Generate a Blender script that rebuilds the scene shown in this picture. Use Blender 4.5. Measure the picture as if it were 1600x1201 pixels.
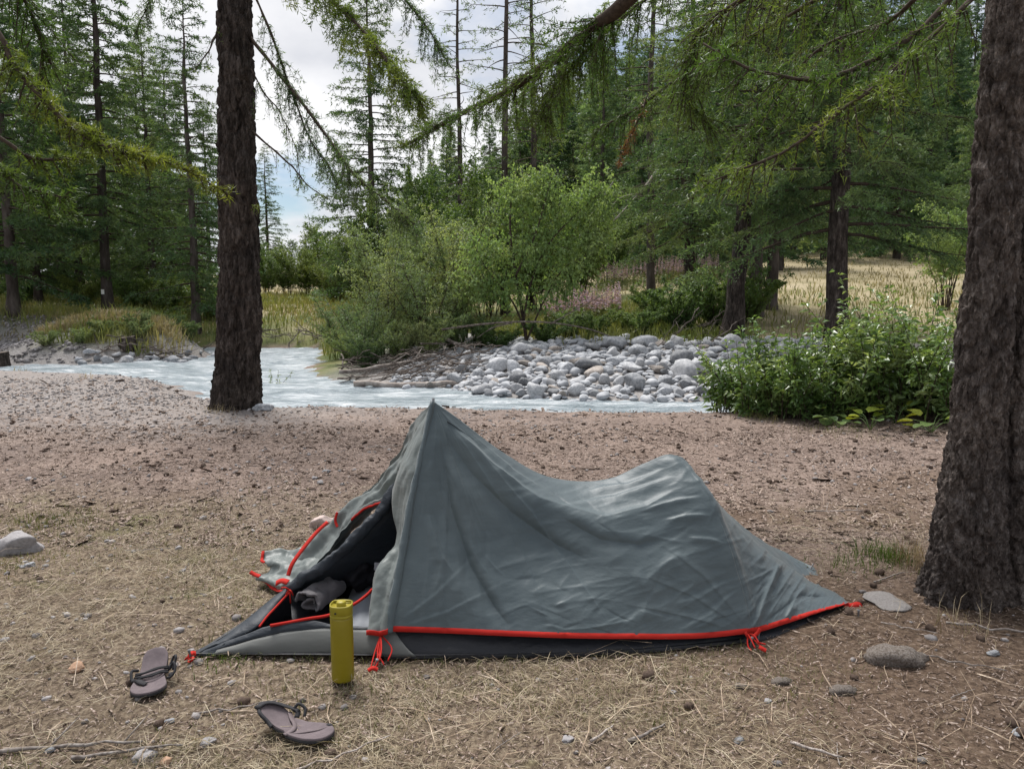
import bpy, math, random
import numpy as np

for o in list(bpy.data.objects):
    bpy.data.objects.remove(o)
SC = bpy.context.scene
COL = SC.collection
RND = np.random.default_rng(11)
random.seed(5)
R = math.radians

# ------------------------------------------------------------------ camera
CAM_H, PITCH, FPX = 1.30, R(6.2), 1200.0
cd = bpy.data.cameras.new('camera')
cd.sensor_width = 36.0
cd.lens = 36.0 * FPX / 1600.0
cd.clip_start, cd.clip_end = 0.05, 5000
cam = bpy.data.objects.new('camera', cd)
cam.location = (0, 0, CAM_H)
cam.rotation_euler = (math.pi / 2 - PITCH, 0, 0)
COL.objects.link(cam)
SC.camera = cam

# ------------------------------------------------------------------ sky, sun, exposure
SUN_EL, SUN_AZ = R(60), R(-25)      # azimuth from +Y towards +X
world = bpy.data.worlds.new('World')
SC.world = world
world.use_nodes = True
nt = world.node_tree
nt.nodes.clear()
def N(t, kind, **kw):
    n = t.nodes.new(kind)
    for k, v in kw.items():
        setattr(n, k, v)
    return n
tc = N(nt, 'ShaderNodeTexCoord')
sky = N(nt, 'ShaderNodeTexSky', sky_type='NISHITA', sun_disc=False, sun_elevation=SUN_EL, sun_rotation=SUN_AZ)
sky.air_density, sky.dust_density = 1.0, 0.6
sep = N(nt, 'ShaderNodeSeparateXYZ')
nt.links.new(tc.outputs['Generated'], sep.inputs[0])
zz = N(nt, 'ShaderNodeMath', operation='MAXIMUM'); zz.inputs[1].default_value = 0.0
nt.links.new(sep.outputs['Z'], zz.inputs[0])
za = N(nt, 'ShaderNodeMath', operation='ADD'); za.inputs[1].default_value = 0.28
nt.links.new(zz.outputs[0], za.inputs[0])
vd = N(nt, 'ShaderNodeVectorMath', operation='DIVIDE')
cb = N(nt, 'ShaderNodeCombineXYZ')
for i in range(3):
    nt.links.new(za.outputs[0], cb.inputs[i])
nt.links.new(tc.outputs['Generated'], vd.inputs[0]); nt.links.new(cb.outputs[0], vd.inputs[1])
cmap = N(nt, 'ShaderNodeMapping'); cmap.inputs['Location'].default_value = (3.1, 1.7, 0.0); cmap.inputs['Scale'].default_value = (1, 1, 0.25)
nt.links.new(vd.outputs[0], cmap.inputs['Vector'])
cn = N(nt, 'ShaderNodeTexNoise'); cn.inputs['Scale'].default_value = 1.35; cn.inputs['Detail'].default_value = 7; cn.inputs['Roughness'].default_value = 0.55
nt.links.new(cmap.outputs[0], cn.inputs['Vector'])
cr = N(nt, 'ShaderNodeValToRGB'); cr.color_ramp.elements[0].position = 0.36; cr.color_ramp.elements[1].position = 0.50
nt.links.new(cn.outputs['Fac'], cr.inputs[0])
cn2 = N(nt, 'ShaderNodeTexNoise'); cn2.inputs['Scale'].default_value = 2.6; cn2.inputs['Detail'].default_value = 6
nt.links.new(cmap.outputs[0], cn2.inputs['Vector'])
cr2 = N(nt, 'ShaderNodeValToRGB')
cr2.color_ramp.elements[0].position = 0.3; cr2.color_ramp.elements[0].color = (6.6, 6.8, 7.4, 1)
cr2.color_ramp.elements[1].position = 0.62; cr2.color_ramp.elements[1].color = (10.2, 10.2, 10.4, 1)
nt.links.new(cn2.outputs['Fac'], cr2.inputs[0])
mx = N(nt, 'ShaderNodeMix', data_type='RGBA')
nt.links.new(cr.outputs[0], mx.inputs[0]); nt.links.new(sky.outputs[0], mx.inputs[6]); nt.links.new(cr2.outputs[0], mx.inputs[7])
bg = N(nt, 'ShaderNodeBackground'); bg.inputs['Strength'].default_value = 0.050
nt.links.new(mx.outputs[2], bg.inputs['Color'])
wo = N(nt, 'ShaderNodeOutputWorld'); nt.links.new(bg.outputs[0], wo.inputs[0])

ld = bpy.data.lights.new('sun', 'SUN')
ld.energy, ld.angle, ld.color = 3.0, R(28), (1.0, 0.965, 0.925)
sun = bpy.data.objects.new('sun', ld)
sdir = np.array([math.cos(SUN_EL) * math.sin(SUN_AZ), math.cos(SUN_EL) * math.cos(SUN_AZ), math.sin(SUN_EL)])
from mathutils import Vector, Matrix
sun.rotation_euler = Vector(sdir).to_track_quat('Z', 'Y').to_euler()
sun.location = (0, 0, 30)
COL.objects.link(sun)

SC.view_settings.view_transform = 'Standard'
SC.view_settings.look = 'None'
SC.view_settings.exposure = 1.05
SC.view_settings.gamma = 1.0
SC.view_settings.use_curve_mapping = False
SC.render.engine = 'CYCLES'
SC.cycles.use_denoising = True
SC.cycles.max_bounces = 6
SC.cycles.diffuse_bounces = 3
SC.cycles.glossy_bounces = 2
SC.cycles.transmission_bounces = 3
SC.cycles.transparent_max_bounces = 4

# ------------------------------------------------------------------ picture <-> place
CP, SP = math.cos(PITCH), math.sin(PITCH)
def ray(u, v):
    dx, dz = (u - 800) / FPX, (600.5 - v) / FPX
    return np.array([dx, CP + dz * SP, -SP + dz * CP])
def PX(u, v, Y):
    d = ray(u, v); t = Y / d[1]
    return np.array([d[0] * t, Y, CAM_H + d[2] * t])
def GZ(u, v, z=0.0):
    d = ray(u, v); t = (z - CAM_H) / d[2]
    return np.array([d[0] * t, d[1] * t, z])
def XU(u, Y, z=0.5):          # world X of photo column u at depth Y
    return (u - 800) / FPX * (Y * CP + (CAM_H - z) * SP)

# ------------------------------------------------------------------ noise
def _hash(ix, iy, iz, s=0):
    h = (ix.astype(np.int64) * 374761393 + iy.astype(np.int64) * 668265263 + iz.astype(np.int64) * 2147483647 + s * 974634777) & 0xffffffff
    h = ((h ^ (h >> 13)) * 1274126177) & 0xffffffff
    h = (h ^ (h >> 16)) & 0xffffffff
    h = (h * 2246822519) & 0xffffffff
    h = h ^ (h >> 15)
    return (h & 0xffffff) / float(0xffffff)
def vnoise(P, s=0):
    P = np.asarray(P, float)
    I = np.floor(P); Fr = P - I; Fr = Fr * Fr * (3 - 2 * Fr)
    ix, iy, iz = I[..., 0], I[..., 1], I[..., 2]
    r = 0
    for a in (0, 1):
        wa = Fr[..., 0] if a else 1 - Fr[..., 0]
        for b in (0, 1):
            wb = Fr[..., 1] if b else 1 - Fr[..., 1]
            for c in (0, 1):
                wc = Fr[..., 2] if c else 1 - Fr[..., 2]
                r = r + wa * wb * wc * _hash(ix + a, iy + b, iz + c, s)
    return r * 2 - 1
def fbm(P, oct=4, s=0, gain=0.5):
    P = np.asarray(P, float); r = 0; a = 1
    for i in range(oct):
        r = r + a * vnoise(P * 2 ** i + 17.3 * i, s + i); a *= gain
    return r
def n2(X, Y, sc, oct=3, s=0):
    return fbm(np.stack([X * sc, Y * sc, np.zeros_like(X) + 0.37], -1), oct, s)
def worley(P, s=0):
    P = np.asarray(P, float); I = np.floor(P)
    d1 = np.full(P.shape[:-1], 9.0); d2 = d1.copy()
    for a in (-1, 0, 1):
        for b in (-1, 0, 1):
            for c in (-1, 0, 1):
                J = I + np.array([a, b, c])
                q = np.stack([J[..., k] + _hash(J[..., 0], J[..., 1], J[..., 2], s + 31 * (k + 1)) for k in range(3)], -1)
                d = np.sqrt(((q - P) ** 2).sum(-1))
                d2 = np.minimum(d2, np.maximum(d, d1)); d1 = np.minimum(d1, d)
    return d1, d2
def sst(a, b, x):
    t = np.clip((x - a) / (b - a), 0, 1)
    return t * t * (3 - 2 * t)

# ------------------------------------------------------------------ mesh helpers
def mesh_data(name, V, F, mat=None, smooth=True, attrs=None, midx=None):
    V = np.ascontiguousarray(V, dtype=np.float32).reshape(-1, 3)
    F = np.ascontiguousarray(F, dtype=np.int32)
    k = F.shape[1]
    me = bpy.data.meshes.new(name)
    me.vertices.add(len(V)); me.vertices.foreach_set('co', V.ravel())
    me.loops.add(F.size); me.loops.foreach_set('vertex_index', F.ravel())
    me.polygons.add(len(F))
    me.polygons.foreach_set('loop_start', np.arange(0, F.size, k, dtype=np.int32))
    me.polygons.foreach_set('use_smooth', np.full(len(F), bool(smooth)))
    if mat is not None:
        for m in (mat if isinstance(mat, (list, tuple)) else [mat]):
            me.materials.append(m)
    if midx is not None:
        me.polygons.foreach_set('material_index', np.ascontiguousarray(midx, dtype=np.int32))
    me.update(calc_edges=True)
    if attrs:
        for an, av in attrs.items():
            a = me.attributes.new(an, 'FLOAT', 'POINT'); a.data.foreach_set('value', np.ascontiguousarray(av, dtype=np.float32))
    return me
def link(name, me, parent=None):
    o = bpy.data.objects.new(name, me); COL.objects.link(o)
    if parent is not None:
        o.parent = parent
    return o
def tag(o, label=None, cat=None, group=None, kind=None):
    if label: o['label'] = label
    if cat: o['category'] = cat
    if group: o['group'] = group
    if kind: o['kind'] = kind
    return o
def empty(name, loc, label=None, cat=None, group=None):
    o = bpy.data.objects.new(name, None); COL.objects.link(o)
    o.location = tuple(float(c) for c in loc); o.empty_display_size = 0.1
    return tag(o, label, cat, group)
class MB:
    def __init__(s): s.V = []; s.F = []; s.n = 0; s.A = []
    def add(s, V, F, a=0.0):
        V = np.asarray(V, float).reshape(-1, 3); F = np.asarray(F, int)
        if F.shape[1] == 4:
            F = np.concatenate([F[:, [0, 1, 2]], F[:, [0, 2, 3]]])
        s.V.append(V); s.F.append(F + s.n); s.n += len(V); s.A.append(np.full(len(V), a))
        return s
    def arr(s): return np.concatenate(s.V), np.concatenate(s.F)
    def data(s, name, mat, smooth=True, attr=None):
        V, F = s.arr()
        return mesh_data(name, V, F, mat, smooth, {attr: np.concatenate(s.A)} if attr else None)
    def obj(s, name, mat, parent=None, smooth=True, attr=None, origin=None):
        V, F = s.arr()
        if origin is not None: V = V - np.asarray(origin)
        o = link(name, mesh_data(name, V, F, mat, smooth, {attr: np.concatenate(s.A)} if attr else None), parent)
        return o
def grid_faces(nr, nc, wrap=False):
    r = np.arange(nr - 1)[:, None]; c = np.arange(nc if wrap else nc - 1)[None, :]
    c2 = (c + 1) % nc
    a = r * nc + c; b = r * nc + c2; d = (r + 1) * nc + c; e = (r + 1) * nc + c2
    return np.stack([a, b, e, d], -1).reshape(-1, 4)
def catmull(P, n):
    P = np.asarray(P, float); m = len(P)
    Q = np.concatenate([[2 * P[0] - P[1]], P, [2 * P[-1] - P[-2]]])
    t = np.linspace(0, m - 1, n); i = np.minimum(t.astype(int), m - 2); f = (t - i)
    f = f.reshape((-1,) + (1,) * (P.ndim - 1))
    p0, p1, p2, p3 = Q[i], Q[i + 1], Q[i + 2], Q[i + 3]
    return 0.5 * (2 * p1 + (p2 - p0) * f + (2 * p0 - 5 * p1 + 4 * p2 - p3) * f ** 2 + (3 * p1 - p0 - 3 * p2 + p3) * f ** 3)
def surf(CPs, nr, nc):
    """CPs [rows][cols][3] -> smooth grid (nr, nc, 3)"""
    A = catmull(np.asarray(CPs, float), nr)
    return np.swapaxes(catmull(np.swapaxes(A, 0, 1), nc), 0, 1)
def normals_of(G):
    du = np.gradient(G, axis=1); dv = np.gradient(G, axis=0)
    n = np.cross(du, dv); return n / (np.linalg.norm(n, axis=-1, keepdims=True) + 1e-9)
def tube(P, rad, ns=6, closed=False, cap=True):
    P = np.asarray(P, float); m = len(P)
    rad = np.broadcast_to(np.asarray(rad, float), (m,))
    T = np.gradient(P, axis=0); T /= np.linalg.norm(T, axis=1, keepdims=True) + 1e-9
    ref = np.array([0, 0, 1.0]) if abs(T[:, 2]).mean() < 0.8 else np.array([1.0, 0, 0])
    A = np.cross(T, ref); A /= np.linalg.norm(A, axis=1, keepdims=True) + 1e-9
    B = np.cross(T, A)
    th = np.linspace(0, 2 * np.pi, ns, endpoint=False)
    V = P[:, None] + rad[:, None, None] * (np.cos(th)[None, :, None] * A[:, None] + np.sin(th)[None, :, None] * B[:, None])
    F = grid_faces(m, ns, True)
    V = V.reshape(-1, 3)
    if cap:
        V = np.concatenate([V, P[:1], P[-1:]]); k = len(V) - 2
        a = np.arange(ns); b = (a + 1) % ns
        F = np.concatenate([F, np.stack([b, a, np.full(ns, k), np.full(ns, k)], 1), np.stack([(m - 1) * ns + a, (m - 1) * ns + b, np.full(ns, k + 1), np.full(ns, k + 1)], 1)])
        tri = np.concatenate([F[:, [0, 1, 2]], F[:, [0, 2, 3]]])
        tri = tri[(tri[:, 1] != tri[:, 2]) & (tri[:, 0] != tri[:, 2]) & (tri[:, 0] != tri[:, 1])]
        return V, tri
    return V, np.concatenate([F[:, [0, 1, 2]], F[:, [0, 2, 3]]])
def ico(sub=2):
    import bmesh
    bm = bmesh.new(); bmesh.ops.create_icosphere(bm, subdivisions=sub, radius=1.0)
    bm.verts.ensure_lookup_table()
    V = np.array([v.co[:] for v in bm.verts]); F = np.array([[v.index for v in f.verts] for f in bm.faces]); bm.free()
    return V, F
ICO1, ICO2, ICO3, ICO4 = ico(1), ico(2), ico(3), ico(4)
def unit(a): return a / (np.linalg.norm(a, axis=-1, keepdims=True) + 1e-9)
def rotz(a):
    c, s = math.cos(a), math.sin(a); return np.array([[c, -s, 0], [s, c, 0], [0, 0, 1.0]])

# ------------------------------------------------------------------ materials
def newmat(name):
    m = bpy.data.materials.new(name); m.use_nodes = True
    t = m.node_tree; t.nodes.clear()
    out = N(t, 'ShaderNodeOutputMaterial'); b = N(t, 'ShaderNodeBsdfPrincipled')
    t.links.new(b.outputs[0], out.inputs[0])
    return m, t, b, out
def c4(c): return (c[0], c[1], c[2], 1.0)
def ramp_noise(t, coord, scale, cols, detail=5, rough=0.6, lo=0.3, hi=0.7, mapscale=None):
    nz = N(t, 'ShaderNodeTexNoise'); nz.inputs['Scale'].default_value = scale; nz.inputs['Detail'].default_value = detail; nz.inputs['Roughness'].default_value = rough
    if mapscale is not None:
        mp = N(t, 'ShaderNodeMapping'); mp.inputs['Scale'].default_value = mapscale
        t.links.new(coord, mp.inputs['Vector']); coord = mp.outputs[0]
    t.links.new(coord, nz.inputs['Vector'])
    rp = N(t, 'ShaderNodeValToRGB'); e = rp.color_ramp.elements
    e[0].position, e[1].position = lo, hi
    e[0].color, e[1].color = c4(cols[0]), c4(cols[-1])
    for i, c in enumerate(cols[1:-1]):
        x = e.new(lo + (hi - lo) * (i + 1) / (len(cols) - 1)); x.color = c4(c)
    t.links.new(nz.outputs['Fac'], rp.inputs[0])
    return rp.outputs[0], nz.outputs['Fac']
def bump(t, b, h, strength=0.3, dist=0.01, prev=None):
    bp = N(t, 'ShaderNodeBump'); bp.inputs['Strength'].default_value = strength; bp.inputs['Distance'].default_value = dist
    t.links.new(h, bp.inputs['Height'])
    if prev is not None: t.links.new(prev, bp.inputs['Normal'])
    t.links.new(bp.outputs[0], b.inputs['Normal'])
    return bp.outputs[0]
def mixc(t, fac, a, b_, mode='MIX'):
    m = N(t, 'ShaderNodeMix', data_type='RGBA', blend_type=mode)
    if isinstance(fac, float): m.inputs[0].default_value = fac
    else: t.links.new(fac, m.inputs[0])
    for i, c in ((6, a), (7, b_)):
        if isinstance(c, tuple): m.inputs[i].default_value = c4(c)
        else: t.links.new(c, m.inputs[i])
    return m.outputs[2]
def objcoord(t): return N(t, 'ShaderNodeTexCoord').outputs['Object']
def wcoord(t): return N(t, 'ShaderNodeNewGeometry').outputs['Position']
def simple(name, cols, scale=20, rough=0.8, bs=0.3, bd=0.005, mapscale=None, world=False, spec=0.3, lo=0.3, hi=0.7, detail=6, rnd=0.0):
    m, t, b, out = newmat(name)
    co = wcoord(t) if world else objcoord(t)
    c, f = ramp_noise(t, co, scale, cols, detail=detail, lo=lo, hi=hi, mapscale=mapscale)
    if rnd:
        oi = N(t, 'ShaderNodeObjectInfo')
        hs = N(t, 'ShaderNodeHueSaturation')
        mr = N(t, 'ShaderNodeMapRange'); mr.inputs[3].default_value = 1 - rnd; mr.inputs[4].default_value = 1 + rnd
        t.links.new(oi.outputs['Random'], mr.inputs[0]); t.links.new(mr.outputs[0], hs.inputs['Value']); t.links.new(c, hs.inputs['Color'])
        c = hs.outputs[0]
    t.links.new(c, b.inputs['Base Color'])
    b.inputs['Roughness'].default_value = rough
    b.inputs['Specular IOR Level'].default_value = spec
    if bs: bump(t, b, f, bs, bd)
    return m
def barkmat(name, cols, vs=0.35, scale=22):
    m, t, b, out = newmat(name); co = objcoord(t)
    c, f = ramp_noise(t, co, scale, cols, detail=10, rough=0.68, lo=0.34, hi=0.68, mapscale=(1, 1, vs))
    fl, f2 = ramp_noise(t, co, scale * 2.6, [(0, 0, 0), (1, 1, 1)], detail=5, lo=0.60, hi=0.70, mapscale=(1, 1, 0.7))
    c = mixc(t, fl, c, mixc(t, 1.0, c, (2.0, 1.95, 1.9), 'MULTIPLY'))
    big, f3 = ramp_noise(t, co, 2.4, [(0.7, 0.7, 0.72), (1.25, 1.2, 1.15)], detail=3)
    c = mixc(t, 1.0, c, big, 'MULTIPLY')
    t.links.new(c, b.inputs['Base Color']); b.inputs['Roughness'].default_value = 0.95; b.inputs['Specular IOR Level'].default_value = 0.1
    mp = N(t, 'ShaderNodeMapping'); mp.inputs['Scale'].default_value = (1, 1, vs); t.links.new(co, mp.inputs['Vector'])
    vo = N(t, 'ShaderNodeTexVoronoi', feature='DISTANCE_TO_EDGE'); vo.inputs['Scale'].default_value = scale * 2.2; t.links.new(mp.outputs[0], vo.inputs['Vector'])
    n1 = bump(t, b, vo.outputs['Distance'], 0.9, 0.03)
    n2_ = bump(t, b, f, 1.0, 0.02, n1)
    bump(t, b, f2, 0.6, 0.01, n2_)
    return m
def leafmat(name, cols, scale=1.5, trans=0.35, rough=0.5, rnd=0.25, spec=0.25, tcol=None, hue=0.02):
    m, t, b, out = newmat(name)
    co = wcoord(t)
    c, f = ramp_noise(t, co, scale, cols, detail=3, lo=0.32, hi=0.68)
    c2, f2 = ramp_noise(t, co, scale * 14, [(0.62, 0.62, 0.62), (1.3, 1.3, 1.3)], detail=1)
    c = mixc(t, 1.0, c, c2, 'MULTIPLY')
    oi = N(t, 'ShaderNodeObjectInfo'); hs = N(t, 'ShaderNodeHueSaturation')
    mr = N(t, 'ShaderNodeMapRange'); mr.inputs[3].default_value = 1 - rnd; mr.inputs[4].default_value = 1 + rnd
    mr2 = N(t, 'ShaderNodeMapRange'); mr2.inputs[3].default_value = 0.5 + hue; mr2.inputs[4].default_value = 0.5 - hue
    t.links.new(oi.outputs['Random'], mr.inputs[0]); t.links.new(mr.outputs[0], hs.inputs['Value'])
    t.links.new(oi.outputs['Random'], mr2.inputs[0]); t.links.new(mr2.outputs[0], hs.inputs['Hue'])
    t.links.new(c, hs.inputs['Color']); c = hs.outputs[0]
    t.links.new(c, b.inputs['Base Color']); b.inputs['Roughness'].default_value = rough
    b.inputs['Specular IOR Level'].default_value = spec
    tr = N(t, 'ShaderNodeBsdfTranslucent'); ms = N(t, 'ShaderNodeMixShader'); ms.inputs[0].default_value = trans
    tcx = mixc(t, 1.0, c, (1.5, 1.4, 0.7), 'MULTIPLY')
    t.links.new(tcx, tr.inputs[0]); t.links.new(b.outputs[0], ms.inputs[1]); t.links.new(tr.outputs[0], ms.inputs[2])
    t.links.new(ms.outputs[0], out.inputs[0])
    return m
# ================================================================== THE SETTING
WATER_Z = -0.25
NEAR = np.array([(-60, 21), (-25, 17.2), (-14, 16), (-9, 15), (-6.3, 14), (-5, 12.5), (-4.2, 10.9), (-3.1, 10.05), (-1, 9.95), (1, 9.8), (2.4, 9.75), (3.6, 10.3), (6, 11.2), (10, 11.8), (60, 16)], float)
FAR = np.array([(60, 17), (10, 12.8), (6, 12.3), (3, 12.2), (0, 12.7), (-2.2, 14.3), (-3.7, 15.4), (-4.4, 17.5), (-5.2, 20.5), (-6, 25), (-7.5, 26), (-10.5, 26.3), (-10.6, 24.5), (-8.7, 22.0), (-8.9, 20.4), (-10.4, 19.3), (-13, 18.9), (-25, 20.2), (-60, 25)], float)
POLY = np.concatenate([NEAR, FAR])
def dist_poly(X, Y, L):
    d = np.full(X.shape, 1e9)
    for a, b in zip(L[:-1], L[1:]):
        ab = b - a; t = np.clip(((X - a[0]) * ab[0] + (Y - a[1]) * ab[1]) / (ab @ ab), 0, 1)
        d = np.minimum(d, np.hypot(X - a[0] - t * ab[0], Y - a[1] - t * ab[1]))
    return d
def in_poly(X, Y, L):
    r = np.zeros(X.shape, bool); n = len(L)
    for i in range(n):
        x1, y1 = L[i]; x2, y2 = L[(i + 1) % n]
        c = ((y1 > Y) != (y2 > Y)) & (X < (x2 - x1) * (Y - y1) / (y2 - y1 + 1e-12) + x1)
        r ^= c
    return r
def zones(X, Y):
    """signed: wet mask, distance to near bank, to far bank"""
    j = 0.22 * n2(X, Y, 0.9, 3, 5)
    Xj, Yj = X + j, Y + 0.8 * j
    return in_poly(Xj, Yj, POLY), dist_poly(Xj, Yj, NEAR), dist_poly(Xj, Yj, FAR)
def hz(X, Y):
    X = np.asarray(X, float); Y = np.asarray(Y, float)
    wet, dn, df = zones(X, Y)
    side_near = ~wet & (dn < df) | (~wet & (Y < 9))
    zn = WATER_Z + 0.25 * sst(0, 0.7, dn) + 0.03 * n2(X, Y, 0.35, 3, 1) * sst(0.3, 2.0, dn)
    zn = zn + 0.010 * n2(X, Y, 2.3, 3, 2)
    zn = zn + 0.25 * sst(3, 5, X) * sst(6, 8.5, Y) * sst(0, 1.2, dn) * 0.4
    zn = zn + 0.05 * (Y < 0) * (-Y) * 0.2
    sl = 0.05 + 0.07 * sst(-4, 6, X)
    zf = WATER_Z + 0.12 * np.minimum(df, 4.5) + sl * np.clip(df - 4.5, 0, 60)
    bar = sst(-3.5, -1.5, X) * sst(7.5, 5.5, X)
    zf = zf + bar * 0.10 * sst(0.2, 2.6, df) * sst(6.5, 3.5, df)
    leftbank = sst(-4.6, -6.0, X)
    zf = zf + leftbank * (0.30 * sst(0.05, 0.8, df) + 0.10 * sst(0.5, 3.0, df))
    # low mound on the left bank, pebble spit left of it
    md = np.hypot((X + 10.6) / 2.2, (Y - 22.2) / 2.2)
    zf = zf + 0.42 * sst(1.2, 0.3, md)
    spit = sst(-12.6, -14.0, X) * sst(26.0, 23.5, Y)
    zf = zf * (1 - spit) + spit * (WATER_Z + 0.06 + 0.05 * df)
    zf = zf + 0.08 * n2(X, Y, 0.5, 3, 3) * sst(0.5, 3, df)
    hill = np.clip(Y - 58, 0, 72) * (0.10 + 0.34 * sst(-18, 45, X - 0.12 * (Y - 60)))
    hill = np.where(Y > 300, hill, hill)
    zf = zf + hill * sst(-45, 0, X)
    zw = WATER_Z - 0.35 * sst(0, 0.9, np.minimum(dn, df))
    return np.where(wet, zw, np.where(side_near, zn, zf))
def hit(u, v):
    """where the sight line through (u, v) meets the ground"""
    d = ray(u, v); t = np.geomspace(1.5, 120, 2600)
    X, Y, Z = d[0] * t, d[1] * t, CAM_H + d[2] * t
    z = hz(X, Y); k = np.argmax(Z <= z)
    return np.array([X[k], Y[k], z[k]])
def onground(X, Y): return np.array([X, Y, float(hz(np.array([X]), np.array([Y]))[0])])

# ---- ground sheet
def warp(lo, hi, n, c, tight):
    s = np.linspace(np.arcsinh((lo - c) / tight), np.arcsinh((hi - c) / tight), n)
    return c + np.sinh(s) * tight
gx = warp(-420, 420, 270, 0.0, 5.0)
gy = warp(-60, 700, 340, 7.0, 7.0)
GX, GY = np.meshgrid(gx, gy)
GZZ = hz(GX, GY)
wet, dn, df = zones(GX, GY)
near = ((dn < df) | (GY < 9)) & ~wet
straw = near * np.clip(sst(5.2, 3.0, GY + 0.9 * n2(GX, GY, 0.7, 3, 8) + 1.7 * np.clip(GX + 0.35, -0.3, 3)) , 0, 1)
soil = near * np.clip(sst(-0.5, 0.5, GX - 0.25 * (GY - 2.4) + 0.5 * n2(GX, GY, 0.9, 3, 6)) * sst(4.6, 3.0, GY + 0.5 * n2(GX, GY, 0.8, 3, 7)) + 0.8 * sst(0.30, 0.62, n2(GX, GY, 0.75, 4, 66)) * sst(8.5, 5, GY), 0, 1)
gravel = near * sst(3.5, 1.0, np.hypot((GX + 6.0) / 2.6, (GY - 12.5) / 2.2) + 0.6 * n2(GX, GY, 0.6, 2, 9))
bar = (~near) * sst(6.2, 4.0, df + 0.8 * n2(GX, GY, 0.5, 2, 4)) * sst(-4.6, -2.6, GX)
spit = (~near) * np.maximum(sst(-11.4, -12.6, GX) * sst(26.5, 24, GY), sst(1.1, 0.5, df) * sst(-8, -9, GX) * (GY < 24))
gravel = np.clip(gravel * 0.7 + bar + spit, 0, 1)
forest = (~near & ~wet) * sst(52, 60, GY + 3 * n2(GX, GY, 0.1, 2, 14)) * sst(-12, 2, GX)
meadow = (1 - forest) * (~near & ~wet) * np.clip(sst(-0.1, 0.35, n2(GX, GY, 0.09, 3, 12) + 0.55 * sst(3, 10, GX) + 0.25 * sst(24, 34, GY) + 0.2 * sst(-3, -7, GX) * sst(27, 36, GY)), 0, 1)
green = (~near & ~wet) * 1.0

m, t, b, out = newmat('ground_soil'); M_GROUND = m
co = wcoord(t)
def attr(t, n): a = N(t, 'ShaderNodeAttribute'); a.attribute_name = n; return a.outputs['Fac']
lit, f1 = ramp_noise(t, co, 38, [(0.085, 0.063, 0.050), (0.215, 0.163, 0.136), (0.37, 0.305, 0.268)], detail=8, rough=0.72)
big, f2 = ramp_noise(t, co, 1.3, [(0.62, 0.60, 0.60), (1.2, 1.19, 1.18)], detail=6)
lit = mixc(t, 1.0, lit, big, 'MULTIPLY')
strw, f3 = ramp_noise(t, co, 60, [(0.060, 0.043, 0.031), (0.160, 0.122, 0.086), (0.32, 0.262, 0.19)], detail=7, rough=0.7, mapscale=(1.0, 0.5, 1))
moss, f4 = ramp_noise(t, co, 1.9, [(0, 0, 0), (1, 1, 1)], detail=4, lo=0.56, hi=0.72)
strw = mixc(t, moss, strw, mixc(t, 1.0, strw, (0.62, 0.78, 0.45), 'MULTIPLY'))
brn, f9 = ramp_noise(t, co, 46, [(0.050, 0.034, 0.024), (0.125, 0.086, 0.060), (0.235, 0.175, 0.13)], detail=8, rough=0.7)
col = mixc(t, attr(t, 'soil'), lit, brn)
col = mixc(t, attr(t, 'straw'), col, strw)
grv, f5 = ramp_noise(t, co, 24, [(0.12, 0.11, 0.10), (0.25, 0.235, 0.225), (0.40, 0.385, 0.375)], detail=8, rough=0.75)
grn, f6 = ramp_noise(t, co, 0.8, [(0.045, 0.065, 0.02), (0.10, 0.12, 0.04), (0.20, 0.18, 0.08)], detail=8)
mdw, f7 = ramp_noise(t, co, 0.5, [(0.16, 0.145, 0.075), (0.29, 0.245, 0.150), (0.36, 0.305, 0.205)], detail=9)
col = mixc(t, attr(t, 'green'), col, grn)
col = mixc(t, attr(t, 'meadow'), col, mdw)
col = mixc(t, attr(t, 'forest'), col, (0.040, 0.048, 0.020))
col = mixc(t, attr(t, 'gravel'), col, grv)
t.links.new(col, b.inputs['Base Color'])
b.inputs['Roughness'].default_value = 0.95; b.inputs['Specular IOR Level'].default_value = 0.15
vo = N(t, 'ShaderNodeTexVoronoi'); vo.inputs['Scale'].default_value = 30; t.links.new(co, vo.inputs['Vector'])
n_ = bump(t, b, vo.outputs['Distance'], 0.35, 0.02)
bump(t, b, f1, 0.8, 0.02, n_)
ground = link('ground', mesh_data('ground', np.stack([GX, GY, GZZ], -1), grid_faces(len(gy), len(gx)), M_GROUND, True,
              {'straw': straw.ravel(), 'gravel': gravel.ravel(), 'green': green.ravel(), 'meadow': meadow.ravel(), 'forest': forest.ravel(), 'soil': soil.ravel()}))
tag(ground, kind='structure')

# ---- river
wx = np.concatenate([np.linspace(-60, -30.5, 24), np.linspace(-30, 11, 300), np.linspace(11.6, 60, 36)]); wy = np.concatenate([np.linspace(9.6, 16, 110), np.linspace(16.06, 30, 110)])
WX, WY = np.meshgrid(wx, wy)
q = n2(WX, WY, 0.5, 3, 40)
WZ = WATER_Z + 0.045 * fbm(np.stack([WX * 0.9 + q, WY * 2.4, q * 0 + .2], -1), 4, 41) + 0.04 * np.abs(n2(WX, WY, 2.2, 4, 42)) - 0.03
m, t, b, out = newmat('glacier_water'); M_WATER = m
co = wcoord(t)
c1, fa = ramp_noise(t, co, 1.6, [(0.15, 0.19, 0.21), (0.29, 0.34, 0.37), (0.66, 0.69, 0.71)], detail=8, rough=0.68, mapscale=(0.8, 2.6, 1), lo=0.34, hi=0.66)
t.links.new(c1, b.inputs['Base Color']); b.inputs['Roughness'].default_value = 0.3
b.inputs['IOR'].default_value = 1.33
c2, fb = ramp_noise(t, co, 7, [(0, 0, 0), (1, 1, 1)], detail=5, mapscale=(0.7, 1.8, 1))
bump(t, b, fb, 1.0, 0.12)
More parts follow.
